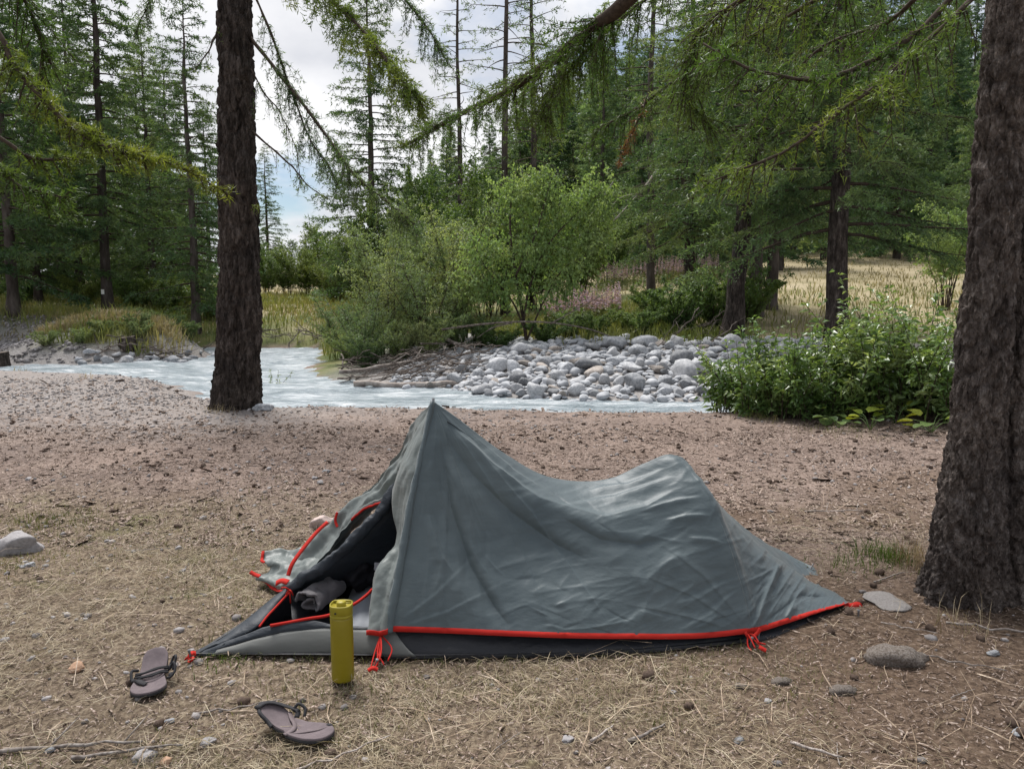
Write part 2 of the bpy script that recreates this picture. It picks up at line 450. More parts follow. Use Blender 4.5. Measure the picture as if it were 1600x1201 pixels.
river = link('river', mesh_data('river', np.stack([WX, WY, WZ], -1), grid_faces(len(wy), len(wx)), M_WATER))
tag(river, kind='structure')

# ================================================================== MATERIALS SHARED BY THINGS
M_BARK = barkmat('larch_bark', [(0.016, 0.0135, 0.012), (0.055, 0.046, 0.041), (0.13, 0.113, 0.104)], 0.26, 16)
M_BARKN = barkmat('old_larch_bark', [(0.040, 0.033, 0.030), (0.120, 0.102, 0.093), (0.25, 0.225, 0.21)], 0.5, 30)
M_BARKF = simple('far_bark', [(0.035, 0.027, 0.024), (0.08, 0.067, 0.06), (0.14, 0.12, 0.11)], 5, 0.95, 0.4, 0.03, (1, 1, 0.3), spec=0.1, rnd=0.2)
M_TWIG = simple('twig_bark', [(0.035, 0.026, 0.02), (0.085, 0.066, 0.052)], 30, 0.9, 0.3, 0.004, spec=0.1)
M_DEAD = simple('dead_wood', [(0.13, 0.105, 0.09), (0.27, 0.235, 0.21), (0.42, 0.39, 0.36)], 18, 0.9, 0.5, 0.006, (1, 1, 1), spec=0.15, rnd=0.3)
M_DRIFT = simple('dark_driftwood', [(0.055, 0.043, 0.036), (0.12, 0.10, 0.086), (0.23, 0.20, 0.18)], 18, 0.9, 0.5, 0.006, spec=0.15, rnd=0.4)
M_BIRCH = simple('birch_bark', [(0.25, 0.23, 0.2), (0.55, 0.52, 0.48)], 14, 0.8, 0.3, 0.004)
M_LARCH = leafmat('larch_needles', [(0.064, 0.118, 0.058), (0.098, 0.162, 0.072), (0.150, 0.205, 0.092)], 0.5, 0.42)
M_LARCHD = leafmat('dark_conifer_needles', [(0.058, 0.118, 0.062), (0.086, 0.154, 0.076), (0.13, 0.195, 0.094)], 0.35, 0.40)
M_LARCHN = leafmat('near_larch_needles', [(0.060, 0.120, 0.028), (0.10, 0.165, 0.035), (0.155, 0.20, 0.045)], 1.2, 0.35)
M_WILLOW = leafmat('willow_leaves', [(0.105, 0.165, 0.078), (0.155, 0.22, 0.10), (0.24, 0.29, 0.15)], 0.8, 0.42)
M_BIRCHL = leafmat('birch_leaves', [(0.095, 0.18, 0.068), (0.14, 0.235, 0.09), (0.21, 0.30, 0.135)], 0.9, 0.42)
M_BUSH = leafmat('bush_leaves', [(0.065, 0.12, 0.035), (0.105, 0.17, 0.05), (0.16, 0.22, 0.07)], 1.0, 0.38)
M_SHRUBL = leafmat('sallow_leaves', [(0.075, 0.145, 0.045), (0.125, 0.205, 0.065), (0.26, 0.335, 0.15)], 3.0, 0.36, rough=0.28, spec=0.5)
M_YLEAF = leafmat('yellowing_leaf', [(0.16, 0.22, 0.03), (0.30, 0.33, 0.05)], 5.0, 0.4, rnd=0.2)
M_GLEAF = leafmat('broad_leaf', [(0.085, 0.15, 0.045), (0.15, 0.22, 0.08)], 5.0, 0.3, rough=0.4)
M_RUST = leafmat('dead_needles', [(0.20, 0.075, 0.03), (0.28, 0.12, 0.05)], 3.0, 0.2)
M_GRASSG = leafmat('bank_grass', [(0.09, 0.125, 0.035), (0.15, 0.18, 0.06), (0.26, 0.24, 0.11)], 0.35, 0.3)
M_GRASSD = leafmat('dry_meadow_grass', [(0.16, 0.15, 0.075), (0.28, 0.24, 0.145), (0.36, 0.31, 0.20)], 0.3, 0.25)
M_STRAW = leafmat('straw', [(0.17, 0.125, 0.080), (0.32, 0.255, 0.172), (0.47, 0.40, 0.295)], 9.0, 0.15, rnd=0.1)
M_MOSS = leafmat('short_green_grass', [(0.11, 0.13, 0.04), (0.20, 0.20, 0.08), (0.27, 0.25, 0.12)], 3.0, 0.25)
M_CHIP = simple('needle_litter', [(0.040, 0.028, 0.021), (0.17, 0.122, 0.095), (0.39, 0.32, 0.275)], 70, 0.95, 0, world=True, spec=0.1, lo=0.38, hi=0.62, detail=2)
M_CONE = simple('cone', [(0.045, 0.03, 0.022), (0.115, 0.08, 0.06)], 60, 0.9, 0.3)
M_PEB = simple('pebbles', [(0.12, 0.108, 0.104), (0.24, 0.223, 0.218), (0.38, 0.36, 0.355)], 13, 0.85, 0, world=True, spec=0.25, lo=0.36, hi=0.64, detail=2)
M_STONE = simple('river_stone', [(0.15, 0.158, 0.168), (0.27, 0.28, 0.295), (0.42, 0.42, 0.425)], 5, 0.85, 0.3, 0.01, spec=0.25, rnd=0.45, detail=9)
M_STONEL = simple('light_river_stone', [(0.24, 0.245, 0.255), (0.36, 0.365, 0.375), (0.48, 0.48, 0.485)], 6, 0.85, 0.3, 0.01, spec=0.25, rnd=0.3, detail=9)
M_STONEB = simple('brownish_river_stone', [(0.17, 0.145, 0.125), (0.28, 0.25, 0.225), (0.38, 0.35, 0.325)], 6, 0.85, 0.3, 0.01, spec=0.25, rnd=0.35, detail=9)
M_STONEW = simple('pale_stone', [(0.22, 0.21, 0.212), (0.36, 0.345, 0.348)], 9, 0.9, 0.4, 0.006, spec=0.2, detail=9)
M_STONED = simple('dark_stone', [(0.12, 0.12, 0.125), (0.24, 0.235, 0.235)], 12, 0.9, 0.4, 0.006, spec=0.2, detail=9)
M_STONER = simple('brown_rough_rock', [(0.075, 0.06, 0.05), (0.17, 0.145, 0.125), (0.26, 0.235, 0.215)], 14, 0.95, 0.7, 0.012, spec=0.15, detail=10)
M_STONEP = simple('pinkish_stone', [(0.40, 0.31, 0.28), (0.58, 0.48, 0.44)], 12, 0.9, 0.4, 0.006, spec=0.2, detail=9)
M_STONEO = simple('orange_stone', [(0.34, 0.20, 0.12), (0.56, 0.38, 0.27)], 18, 0.9, 0.4, 0.004, spec=0.2, detail=9)
M_ROOT = simple('worn_root', [(0.09, 0.07, 0.055), (0.19, 0.155, 0.13), (0.28, 0.24, 0.21)], 30, 0.9, 0.6, 0.006, detail=9)
M_FIRE = leafmat('fireweed_flowers', [(0.30, 0.21, 0.29), (0.42, 0.32, 0.40)], 4.0, 0.3)
# ================================================================== VEGETATION BUILDERS
def tris_at(P, D, L, W, rnd):
    """one thin triangle pair (a small pointed blade) per point P along D"""
    S = unit(np.cross(D, unit(rnd.normal(size=P.shape))))
    a = P - S * W[:, None] * 0.5; c = P + S * W[:, None] * 0.5; e = P + D * L[:, None]
    n = len(P); V = np.stack([a, c, e], 1).reshape(-1, 3); F = np.arange(3 * n).reshape(-1, 3)
    return V, F
def leaves_at(P, D, L, W, rnd, fold=0.25, curl=0.25, lite=False):
    """folded diamond leaves, 4 triangles each"""
    S = unit(np.cross(D, unit(rnd.normal(size=P.shape) * 0.7 + np.array([0, 0, 1.0]))))
    U = np.cross(S, D)
    mid = P + D * (L * 0.45)[:, None] 
    tip = P + D * L[:, None] - np.array([0, 0, 1.0]) * (L * curl)[:, None]
    l = mid - S * (W * 0.5)[:, None] + U * (W * fold)[:, None]; r = mid + S * (W * 0.5)[:, None] + U * (W * fold)[:, None]
    if lite:
        n = len(P); V = np.stack([P, l, r, tip], 1).reshape(-1, 3); k = np.arange(n)[:, None] * 4
        return V, np.concatenate([k + np.array([[0, 2, 1]]), k + np.array([[1, 2, 3]])])
    n = len(P); V = np.stack([P, l, mid, r, tip], 1).reshape(-1, 3); k = np.arange(n)[:, None] * 5
    F = np.concatenate([k + np.array([[0, 2, 1]]), k + np.array([[1, 2, 4]]), k + np.array([[0, 3, 2]]), k + np.array([[2, 3, 4]])])
    return V, F
def twig_foliage(S, D, L, rnd, step, nl, nw, per=2, sag=0.35):
    """tufts along hanging twigs: S start, D dir, L length"""
    cnt = np.maximum((L / step).astype(int), 2)
    idx = np.repeat(np.arange(len(S)), cnt)
    s = (np.arange(len(idx)) - np.repeat(np.cumsum(cnt) - cnt, cnt) + rnd.random(len(idx))) / cnt[idx]
    P = S[idx] + D[idx] * (L[idx] * s)[:, None]; P[:, 2] -= sag * L[idx] * s ** 2
    V, F = [], []; n = 0
    for k in range(per):
        d = unit(0.55 * D[idx] + rnd.normal(size=P.shape) * 0.75)
        v, f = tris_at(P + rnd.normal(size=P.shape) * 0.25 * nl, d, nl * rnd.uniform(0.6, 1.3, len(P)), nw * rnd.uniform(0.7, 1.3, len(P)), rnd)
        V.append(v); F.append(f + n); n += len(v)
    return np.concatenate(V), np.concatenate(F)
def twig_wood(mb, S, D, L, r, sag=0.35, M_=2):
    """all twigs as thin three-sided slivers"""
    s = np.linspace(0, 1, M_ + 1)
    P = S[:, None] + D[:, None] * (L[:, None, None] * s[None, :, None]); P[..., 2] -= sag * L[:, None] * s ** 2
    A = unit(np.cross(D, np.array([0.1, 0.2, 1.0]))); B = np.cross(D, A)
    rr = r * (1 - 0.8 * s)
    ring = [P + rr[None, :, None] * (math.cos(a) * A + math.sin(a) * B)[:, None] for a in (0, 2.1, 4.2)]
    V = np.stack(ring, 2).reshape(-1, 3)       # n, M+1, 3
    n = len(S); base = (np.arange(n) * (M_ + 1) * 3)[:, None, None]
    fr = []
    for i in range(M_):
        for j in range(3):
            j2 = (j + 1) % 3
            fr.append([i * 3 + j, i * 3 + j2, (i + 1) * 3 + j2, (i + 1) * 3 + j])
    F = (base + np.array(fr)[None]).reshape(-1, 4)
    mb.add(V, F)
def conifer(seed, H=15, L0=3.0, nb=120, base=0.12, tw=9, step=0.075, nl=0.11, nw=0.028, per=2, droop=0.35, fill=1.0, dead=0.0, r0=0.2, power=0.75, twl=0.55):
    """returns (trunk MB, branch MB, foliage V, F); trunk foot at the origin"""
    rnd = np.random.default_rng(seed)
    tr = MB(); zs = np.linspace(-0.5, H, 24); wob = np.cumsum(rnd.normal(0, 0.02, (24, 2)), 0)
    rad = r0 * np.clip(1 - zs / H, 0.02, 1) ** 0.85; rad = rad * (1 + 0.5 * np.exp(-np.clip(zs, 0, None) * 2.5))
    path = np.stack([wob[:, 0], wob[:, 1], zs], 1)
    V, F = tube(path, rad, 12); V = V + 0.12 * r0 * fbm(V * np.array([6, 6, 1.6]), 3, seed)[:, None] * unit(V * np.array([1, 1, 0]) + 1e-6) * (np.abs(V[:, 2:3]) < H * 0.9)
    tr.add(V, F)
    wood = MB(); S, D, L = [], [], []
    for i in range(nb):
        f = (i + rnd.random()) / nb; h = H * (base + (1 - base) * f)
        rel = 1 - (h / H)
        Lb = (L0 * rel ** power * rnd.uniform(0.6, 1.12) + 0.25) * (1 if rel < 0.86 else rnd.uniform(0.6, 1.0))
        az = i * 2.39996 + rnd.normal(0, 0.5)
        dr = droop * rnd.uniform(0.5, 1.5) * (0.35 + rel)
        s = np.linspace(0, 1, 7)
        zz_ = h + Lb * (0.25 * (1 - rel) * s + 0.08 * s - dr * s ** 1.5 + 0.35 * dr * s ** 3)
        bend = rnd.normal(0, 0.25)
        x = Lb * s * np.cos(az + bend * s); y = Lb * s * np.sin(az + bend * s)
        k = np.interp(h, zs, np.arange(24)); ki = int(min(k, 23))
        P = np.stack([x + path[ki, 0], y + path[ki, 1], zz_], 1)
        v, fc = tube(P, np.linspace(0.012 + 0.010 * Lb, 0.004, 7), 4, cap=False); wood.add(v, fc)
        if rnd.random() < dead * (1.4 * rel): continue
        n = max(int(Lb * tw * fill), 3)
        ss = rnd.uniform(0.12, 1.0, n) ** 0.85; jj = np.minimum((ss * 6).astype(int), 5); fr = ss * 6 - jj
        p = P[jj] * (1 - fr)[:, None] + P[jj + 1] * fr[:, None]; tdir = unit(P[jj + 1] - P[jj])
        side = np.where(rnd.random(n) < 0.5, -1, 1)[:, None]
        lat = unit(np.cross(tdir, np.array([0, 0, 1.0]))) * side
        d = unit(0.75 * tdir + lat * rnd.uniform(0.35, 1.1, (n, 1)) + rnd.normal(0, 0.2, (n, 3)) + np.array([0, 0, -0.18]))
        S.append(p); D.append(d); L.append(twl * rnd.uniform(0.4, 1.15, n) * (0.45 + 0.55 * Lb / L0))
    S, D, L = np.concatenate(S), np.concatenate(D), np.concatenate(L)
    twig_wood(wood, S, D, L, 0.006, M_=1 if nl > 0.12 else 2)
    fV, fF = twig_foliage(S, D, L, rnd, step, nl, nw, per)
    return tr, wood, fV, fF
def deciduous(seed, H=3.5, Rr=1.4, nst=9, ntw=70, leafn=14, ll=0.07, lw=0.03, lean=0.5, r0=0.022, low=0.15, pend=0.1):
    rnd = np.random.default_rng(seed); wood = MB(); S, D, L = [], [], []
    for i in range(nst):
        az = i * 2.4 + rnd.normal(0, 0.4); hh = H * rnd.uniform(0.6, 1.0); rr = Rr * rnd.uniform(0.15, 1.0)
        s = np.linspace(0, 1, 9); jit = np.cumsum(rnd.normal(0, 0.03 * H / 3, (9, 2)), 0)
        P = np.stack([math.cos(az) * (0.12 * Rr + rr * s ** (1.2 + lean)) + jit[:, 0], math.sin(az) * (0.12 * Rr + rr * s ** (1.2 + lean)) + jit[:, 1], hh * s - 0.05], 1)
        v, f = tube(P, np.linspace(r0, 0.004, 9), 5, cap=False); wood.add(v, f)
        n = ntw; ss = rnd.uniform(low, 1.0, n) ** 0.8; jj = np.minimum((ss * 8).astype(int), 7); fr = ss * 8 - jj
        p = P[jj] * (1 - fr)[:, None] + P[jj + 1] * fr[:, None]
        a2 = rnd.uniform(0, 6.283, n)
        d = unit(np.stack([np.cos(a2), np.sin(a2), rnd.uniform(-0.15, 0.9, n) - pend], 1) + 0.5 * unit(P[jj + 1] - P[jj]))
        S.append(p); D.append(d); L.append(rnd.uniform(0.2, 0.62, n) * (H / 3.2) * (1.25 - 0.6 * ss))
    S, D, L = np.concatenate(S), np.concatenate(D), np.concatenate(L)
    twig_wood(wood, S, D, L, 0.005, pend)
    idx = np.repeat(np.arange(len(S)), leafn); s = rnd.uniform(0.15, 1.05, len(idx))
    P = S[idx] + D[idx] * (L[idx] * s)[:, None]; P[:, 2] -= pend * L[idx] * s ** 2; P += rnd.normal(0, 0.02, P.shape)
    d = unit(0.6 * D[idx] + rnd.normal(size=P.shape) * 0.7 - np.array([0, 0, 0.25 + pend]))
    V, F = leaves_at(P, d, ll * rnd.uniform(0.6, 1.3, len(P)), lw * rnd.uniform(0.7, 1.3, len(P)), rnd, lite=True)
    return wood, V, F
def bark_trunk(path, rad, nseg, nrow, amp, cell, seed, lobes=None, flare=0.0, vstretch=3.2):
    """furrowed trunk grid along path (catmull), radius profile; lobes(theta, t) scales the section"""
    P = catmull(path, nrow); r = catmull(np.asarray(rad, float)[:, None], nrow)[:, 0]
    th = np.linspace(0, 2 * np.pi, nseg, endpoint=False); t = np.linspace(0, 1, nrow)
    TH, T_ = np.meshgrid(th, t)
    rr = r[:, None] * np.ones_like(TH)
    if lobes is not None: rr = rr * lobes(TH, T_, P[:, 2][:, None])
    Z = P[:, 2][:, None] + 0 * TH
    q = np.stack([np.cos(TH) * rr, np.sin(TH) * rr, Z / vstretch], -1) / cell
    q = q + 0.35 * np.stack([fbm(q * 0.9 + 5, 2, seed), fbm(q * 0.9 + 9, 2, seed + 3), 0.5 * fbm(q + 2, 2, seed + 5)], -1)
    d1, d2 = worley(q, seed)
    pl = sst(0.01, 0.26, d2 - d1)
    d3, d4 = worley(q * 2.7 + 4.1, seed + 7)
    pl2 = sst(0.0, 0.4, d4 - d3)
    disp = amp * (pl - 0.6) + amp * 0.45 * (pl2 - 0.5) + amp * 0.5 * fbm(q * 4, 4, seed + 1, 0.6) + amp * 0.9 * fbm(q * 0.5 + 3, 2, seed + 9)
    rr = rr + disp
    V = np.stack([P[:, 0][:, None] + np.cos(TH) * rr, P[:, 1][:, None] + np.sin(TH) * rr, Z], -1)
    return V, grid_faces(nrow, nseg, True)
def near_bough(pts, r0, r1, seed, ntw, twl, step, nl, nw, per, hang=0.5, start=0.1, wood=None, sag=0.3, ns=7):
    """one bough with hanging needle-clad twigs along a 3-D path; returns wood MB and foliage"""
    rnd = np.random.default_rng(seed); wood = wood or MB()
    P = catmull(np.array(pts), 26); P = P + np.cumsum(rnd.normal(0, 0.004, P.shape), 0)
    v, f = tube(P, np.linspace(r0, r1, 26) * (1 + 0.12 * rnd.normal(size=26)), ns); wood.add(v, f)
    ss = start + (1 - start) * rnd.random(ntw); jj = np.minimum((ss * 25).astype(int), 24); fr = ss * 25 - jj
    p = P[jj] * (1 - fr)[:, None] + P[jj + 1] * fr[:, None]; td = unit(P[jj + 1] - P[jj])
    lat = unit(np.cross(td, unit(rnd.normal(size=p.shape))))
    d = unit(0.5 * td + lat * rnd.uniform(0.4, 1.0, (ntw, 1)) - np.array([0, 0, hang]) * rnd.uniform(0.3, 1.2, (ntw, 1)))
    L = twl * rnd.uniform(0.3, 1.2, ntw) * (1.1 - 0.6 * ss)
    # second order
    n2_ = 2; idx = np.repeat(np.arange(ntw), n2_); s2 = rnd.uniform(0.25, 0.9, len(idx))
    S2 = p[idx] + d[idx] * (L[idx] * s2)[:, None]; S2[:, 2] -= sag * L[idx] * s2 ** 2
    D2 = unit(d[idx] * 0.7 + rnd.normal(size=S2.shape) * 0.5 - np.array([0, 0, hang * 0.5])); L2 = L[idx] * rnd.uniform(0.25, 0.5, len(idx))
    twig_wood(wood, p, d, L, 0.0042, sag); twig_wood(wood, S2, D2, L2, 0.0026, sag)
    own = P[rnd.integers(int(26 * max(start, .3)), 25, int(ntw * 0.35))]
    V1, F1 = twig_foliage(np.concatenate([p, S2]), np.concatenate([d, D2]), np.concatenate([L, L2]), rnd, step, nl, nw, per, sag)
    return wood, V1, F1
def nblades(X, Y, Z, h, w, rnd, lean=0.35, seg=2):
    """upright grass blades, bent, two or three triangles"""
    n = len(X); a = rnd.uniform(0, 6.283, n); le = rnd.normal(0, lean, (n, 2))
    base = np.stack([X, Y, Z], 1); s = np.stack([np.cos(a), np.sin(a), 0 * a], 1) * (w / 2)[:, None]
    mid = base + np.stack([le[:, 0] * h * 0.35, le[:, 1] * h * 0.35, h * 0.6], 1)
    tip = base + np.stack([le[:, 0] * h, le[:, 1] * h, h * (1 - 0.3 * np.abs(le).sum(1).clip(0, 1.5))], 1)
    V = np.stack([base - s, base + s, mid - s * 0.7, mid + s * 0.7, tip], 1).reshape(-1, 3); k = np.arange(n)[:, None] * 5
    F = np.concatenate([k + np.array([[0, 1, 3]]), k + np.array([[0, 3, 2]]), k + np.array([[2, 3, 4]])])
    return V, F
def stone_data(name, seed, mat, flat=0.6, sub=3, rough=0.22, sharp=False):
    V, F = {1: ICO1, 2: ICO2, 3: ICO3, 4: ICO4}[sub]; rnd = np.random.default_rng(seed)
    V = V.copy(); nrm = unit(rnd.normal(size=(9, 3)))
    for k in nrm:                     # knocked-off facets
        d = V @ k; lim = rnd.uniform(0.5, 0.88); V = V - np.clip(d - lim, 0, None)[:, None] * k * 0.95
    V = V * (1 + rough * fbm(V * 1.1 + seed, 3, seed)[:, None] + 0.025 * fbm(V * 5 + seed, 3, seed)[:, None])
    V = V * np.array([1.0, rnd.uniform(0.65, 0.95), flat])
    return mesh_data(name, V, F, mat, True)
# ================================================================== THE TENT
def fabric(name, cols, rough=0.5, trans=0.12, fine=260, bs=0.12, sheen=0.15, wr=0.25, spec=0.45):
    m, t, b, out = newmat(name); co = objcoord(t)
    c, f = ramp_noise(t, co, 3.0, cols, detail=5, lo=0.3, hi=0.7)
    t.links.new(c, b.inputs['Base Color']); b.inputs['Roughness'].default_value = rough
    b.inputs['Specular IOR Level'].default_value = spec
    b.inputs['Sheen Weight'].default_value = sheen
    _, fw = ramp_noise(t, co, 9, [(0, 0, 0), (1, 1, 1)], detail=4, rough=0.55, mapscale=(1.0, 1.0, 2.4))
    n1 = bump(t, b, fw, wr, 0.02)
    rg_ = N(t, 'ShaderNodeTexNoise', noise_type='RIDGED_MULTIFRACTAL', normalize=True); rg_.inputs['Scale'].default_value = 5.0; rg_.inputs['Detail'].default_value = 4; rg_.inputs['Distortion'].default_value = 0.6
    mp = N(t, 'ShaderNodeMapping'); mp.inputs['Scale'].default_value = (0.8, 1.0, 2.0); mp.inputs['Rotation'].default_value = (0, 0.35, 0); t.links.new(co, mp.inputs['Vector']); t.links.new(mp.outputs[0], rg_.inputs['Vector'])
    n1 = bump(t, b, rg_.outputs['Fac'], wr * 1.8, 0.012, n1)
    _, ff = ramp_noise(t, co, fine, [(0, 0, 0), (1, 1, 1)], detail=2)
    bump(t, b, ff, bs, 0.001, n1)
    tr = N(t, 'ShaderNodeBsdfTranslucent'); ms = N(t, 'ShaderNodeMixShader'); ms.inputs[0].default_value = trans
    t.links.new(c, tr.inputs[0]); t.links.new(b.outputs[0], ms.inputs[1]); t.links.new(tr.outputs[0], ms.inputs[2]); t.links.new(ms.outputs[0], out.inputs[0])
    return m
M_FLY = fabric('fly_nylon', [(0.076, 0.102, 0.113), (0.104, 0.132, 0.140)], 0.47, 0.12, spec=0.32)
M_FLY2 = fabric('fly_nylon_inside', [(0.115, 0.135, 0.130), (0.150, 0.172, 0.164)], 0.5, 0.12)
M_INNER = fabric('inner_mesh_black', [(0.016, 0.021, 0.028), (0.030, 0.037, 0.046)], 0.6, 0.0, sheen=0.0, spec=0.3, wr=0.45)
M_FLOOR = fabric('floor_nylon', [(0.012, 0.013, 0.016), (0.02, 0.021, 0.026)], 0.5, 0.0, sheen=0.0, spec=0.35, wr=0.45)
M_PANEL = fabric('grey_panel', [(0.095, 0.100, 0.095), (0.120, 0.124, 0.117)], 0.6, 0.05, wr=0.12)
M_RED = fabric('red_webbing', [(0.36, 0.018, 0.014), (0.46, 0.028, 0.020)], 0.85, 0.0, fine=400, wr=0.03, sheen=0.0, spec=0.15)
M_STEEL = simple('stake_metal', [(0.10, 0.10, 0.11), (0.2, 0.2, 0.21)], 30, 0.35, 0, spec=0.5)
M_PAD = fabric('pad_grey', [(0.24, 0.26, 0.29), (0.29, 0.31, 0.34)], 0.6, 0.0, wr=0.1)
M_CLOTHG = fabric('grey_fleece', [(0.075, 0.07, 0.075), (0.13, 0.122, 0.128)], 0.95, 0.0, bs=0.6, sheen=0.1)
M_CLOTHB = fabric('black_cloth', [(0.012, 0.012, 0.015), (0.024, 0.024, 0.028)], 0.85, 0.0, bs=0.3, sheen=0.0, spec=0.1)

TO = np.array([0.1, 3.1, 0.0])
tent = empty('tent', TO, 'small grey-green ridge tent with red hems and open front door', 'tent')
def tpart(name, V, F, mat, parent=None, off=True, smooth=True, solid=0.0):
    V = np.asarray(V, float).reshape(-1, 3) - TO
    o = link(name, mesh_data(name, V, F, mat, smooth), parent or tent)
    if solid:
        md = o.modifiers.new('thickness', 'SOLIDIFY'); md.thickness = solid; md.offset = 0
    return o
def cp(rows): return np.array([[PX(*c) for c in r] for r in rows])

# columns front -> rear, each: ridge, shoulder, mid, low, hem  (photo column, row, depth in metres)
COLS = [
 [(676, 626, 3.15), (661, 700, 3.04), (643, 790, 2.94), (622, 900, 2.82), (608, 985, 2.735)],
 [(716, 654, 3.16), (722, 735, 3.03), (718, 830, 2.92), (708, 920, 2.80), (700, 988, 2.73)],
 [(785, 706, 3.18), (806, 768, 3.03), (806, 858, 2.93), (804, 935, 2.80), (804, 993, 2.72)],
 [(858, 745, 3.23), (882, 797, 3.02), (890, 872, 2.92), (896, 942, 2.79), (900, 996, 2.72)],
 [(942, 750, 3.25), (946, 811, 3.00), (968, 878, 2.89), (985, 945, 2.80), (998, 997, 2.74)],
 [(1006, 724, 3.25), (1030, 788, 3.06), (1058, 868, 2.92), (1078, 940, 2.84), (1092, 996, 2.775)],
 [(1050, 710, 3.25), (1100, 765, 3.08), (1135, 850, 2.95), (1158, 930, 2.88), (1170, 988, 2.82)],
 [(1082, 738, 3.29), (1128, 800, 3.13), (1160, 876, 3.00), (1180, 940, 2.91), (1192, 984, 2.86)],
 [(1150, 822, 3.36), (1182, 850, 3.22), (1205, 895, 3.10), (1220, 937, 3.00), (1232, 972, 2.93)],
 [(1246, 896, 3.46), (1262, 907, 3.32), (1274, 922, 3.20), (1280, 940, 3.11), (1286, 955, 3.04)],
 [(1306, 929, 3.36), (1312, 931, 3.30), (1318, 935, 3.23), (1322, 938, 3.18), (1326, 941, 3.14)],
]
CPN = np.array([[PX(*p) for p in c] for c in COLS])          # col, row, 3
NR, NC = 190, 420
Gn = np.swapaxes(surf(CPN, NC, NR), 0, 1)                    # row (ridge->hem), col, 3
# pixel coordinates of the grid: used to lay the folds where the cloth has them
PXg = np.swapaxes(surf(np.array([[(p[0], p[1], 0) for p in c] for c in COLS], float), NC, NR), 0, 1)
nrm = normals_of(Gn); nrm *= np.sign((nrm * (np.array([0.2, -3, 1.5]) )).sum(-1, keepdims=True))
UU, VV = PXg[..., 0], PXg[..., 1]
def fold(poly, amp, w, asym=0.0, fade=0.25, sharp=True):
    poly = np.asarray(poly, float); best = np.full(UU.shape, 1e9); sgn = np.zeros_like(UU); pos = np.zeros_like(UU)
    seg = np.linalg.norm(np.diff(poly, axis=0), axis=1); cum = np.concatenate([[0], np.cumsum(seg)])
    for i in range(len(poly) - 1):
        a, b_ = poly[i], poly[i + 1]; ab = b_ - a
        tt = np.clip(((UU - a[0]) * ab[0] + (VV - a[1]) * ab[1]) / (ab @ ab), 0, 1)
        dx, dy = UU - a[0] - tt * ab[0], VV - a[1] - tt * ab[1]; d = np.hypot(dx, dy)
        k = d < best; best = np.where(k, d, best)
        sgn = np.where(k, np.sign(ab[0] * dy - ab[1] * dx), sgn); pos = np.where(k, (cum[i] + tt * seg[i]) / cum[-1], pos)
    env = sst(0, fade, pos) * sst(1.0, 1 - fade, pos) if fade else 1.0
    x = best * sgn / w
    if sharp: return amp * env * (np.exp(-np.abs(x) * 1.5) + asym * x * np.exp(-x ** 2))
    return amp * env * (np.exp(-x ** 2) + asym * x * np.exp(-x ** 2) * 1.6)
disp = np.zeros_like(UU)
disp += fold([(690, 690), (705, 790), (735, 880), (775, 950), (800, 985)], -0.022, 13, 0.9, 0.2)
disp += fold([(668, 800), (690, 870), (712, 900)], 0.014, 10, 0.8, 0.3)
disp += fold([(682, 660), (740, 740), (800, 800), (870, 850), (930, 880)], -0.016, 16, 0.8, 0.2)
disp += fold([(690, 655), (760, 722), (840, 780), (905, 800), (945, 811), (1010, 792), (1075, 755)], 0.012, 12, 0.7, 0.15)
disp += fold([(860, 800), (940, 842), (1000, 850), (1060, 835)], -0.012, 13, 0.8, 0.3)
disp += fold([(980, 900), (1010, 905), (1040, 880), (1070, 860)], 0.009, 16, 0.9, 0.25)
disp += fold([(1000, 900), (1010, 940), (1000, 975)], 0.007, 14, -0.9, 0.25)
disp += fold([(1045, 945), (1090, 935), (1140, 905)], 0.006, 10, 0.8, 0.3)
disp += fold([(1060, 985), (1110, 960), (1150, 920)], 0.005, 8, 0.8, 0.3)
disp += fold([(960, 990), (1000, 955), (1060, 970)], 0.004, 9, 0.8, 0.3)
disp += fold([(1172, 985), (1195, 930), (1215, 880)], 0.012, 6, 0.6, 0.1)
disp += fold([(1225, 968), (1245, 930), (1262, 910)], 0.009, 5, 0.6, 0.1)
disp += fold([(1190, 975), (1250, 930), (1300, 935)], -0.006, 6, 0.5, 0.2)
for pl in ([(880, 790), (960, 778), (1060, 742)], [(900, 770), (980, 758), (1050, 728)], [(1000, 800), (1060, 782), (1105, 775)], [(1030, 815), (1080, 805), (1118, 806)], [(1070, 840), (1110, 842), (1132, 850)], [(760, 700), (800, 735), (850, 765)], [(720, 680), (770, 730), (830, 770)]):
    disp += fold(pl, 0.0075, 6, 0.9, 0.3)
disp += fold([(1046, 705), (1076, 732), (1100, 765), (1122, 808), (1137, 850), (1150, 895), (1160, 935), (1170, 990)], 0.010, 7, 0.0, 0.02)
disp += fold([(1054, 712), (1084, 745), (1108, 780), (1130, 825), (1146, 870), (1158, 912), (1168, 950), (1178, 985)], -0.006, 5, 0.0, 0.05)
for pl in ([(676, 640), (700, 760), (690, 980)], [(680, 640), (730, 780), (760, 985)], [(684, 640), (790, 790), (860, 985)], [(690, 650), (830, 800), (960, 985)]): disp += fold(pl, .0035, 5, .6, .2)
for pl in ([(1166, 980), (1100, 900), (1020, 840)], [(1164, 984), (1080, 930), (980, 890)], [(1160, 988), (1060, 960), (960, 940)], [(612, 980), (680, 930), (760, 850)], [(614, 984), (700, 955), (800, 905)]): disp += fold(pl, .0036, 5, .7, .35)
rw = np.random.default_rng(77)
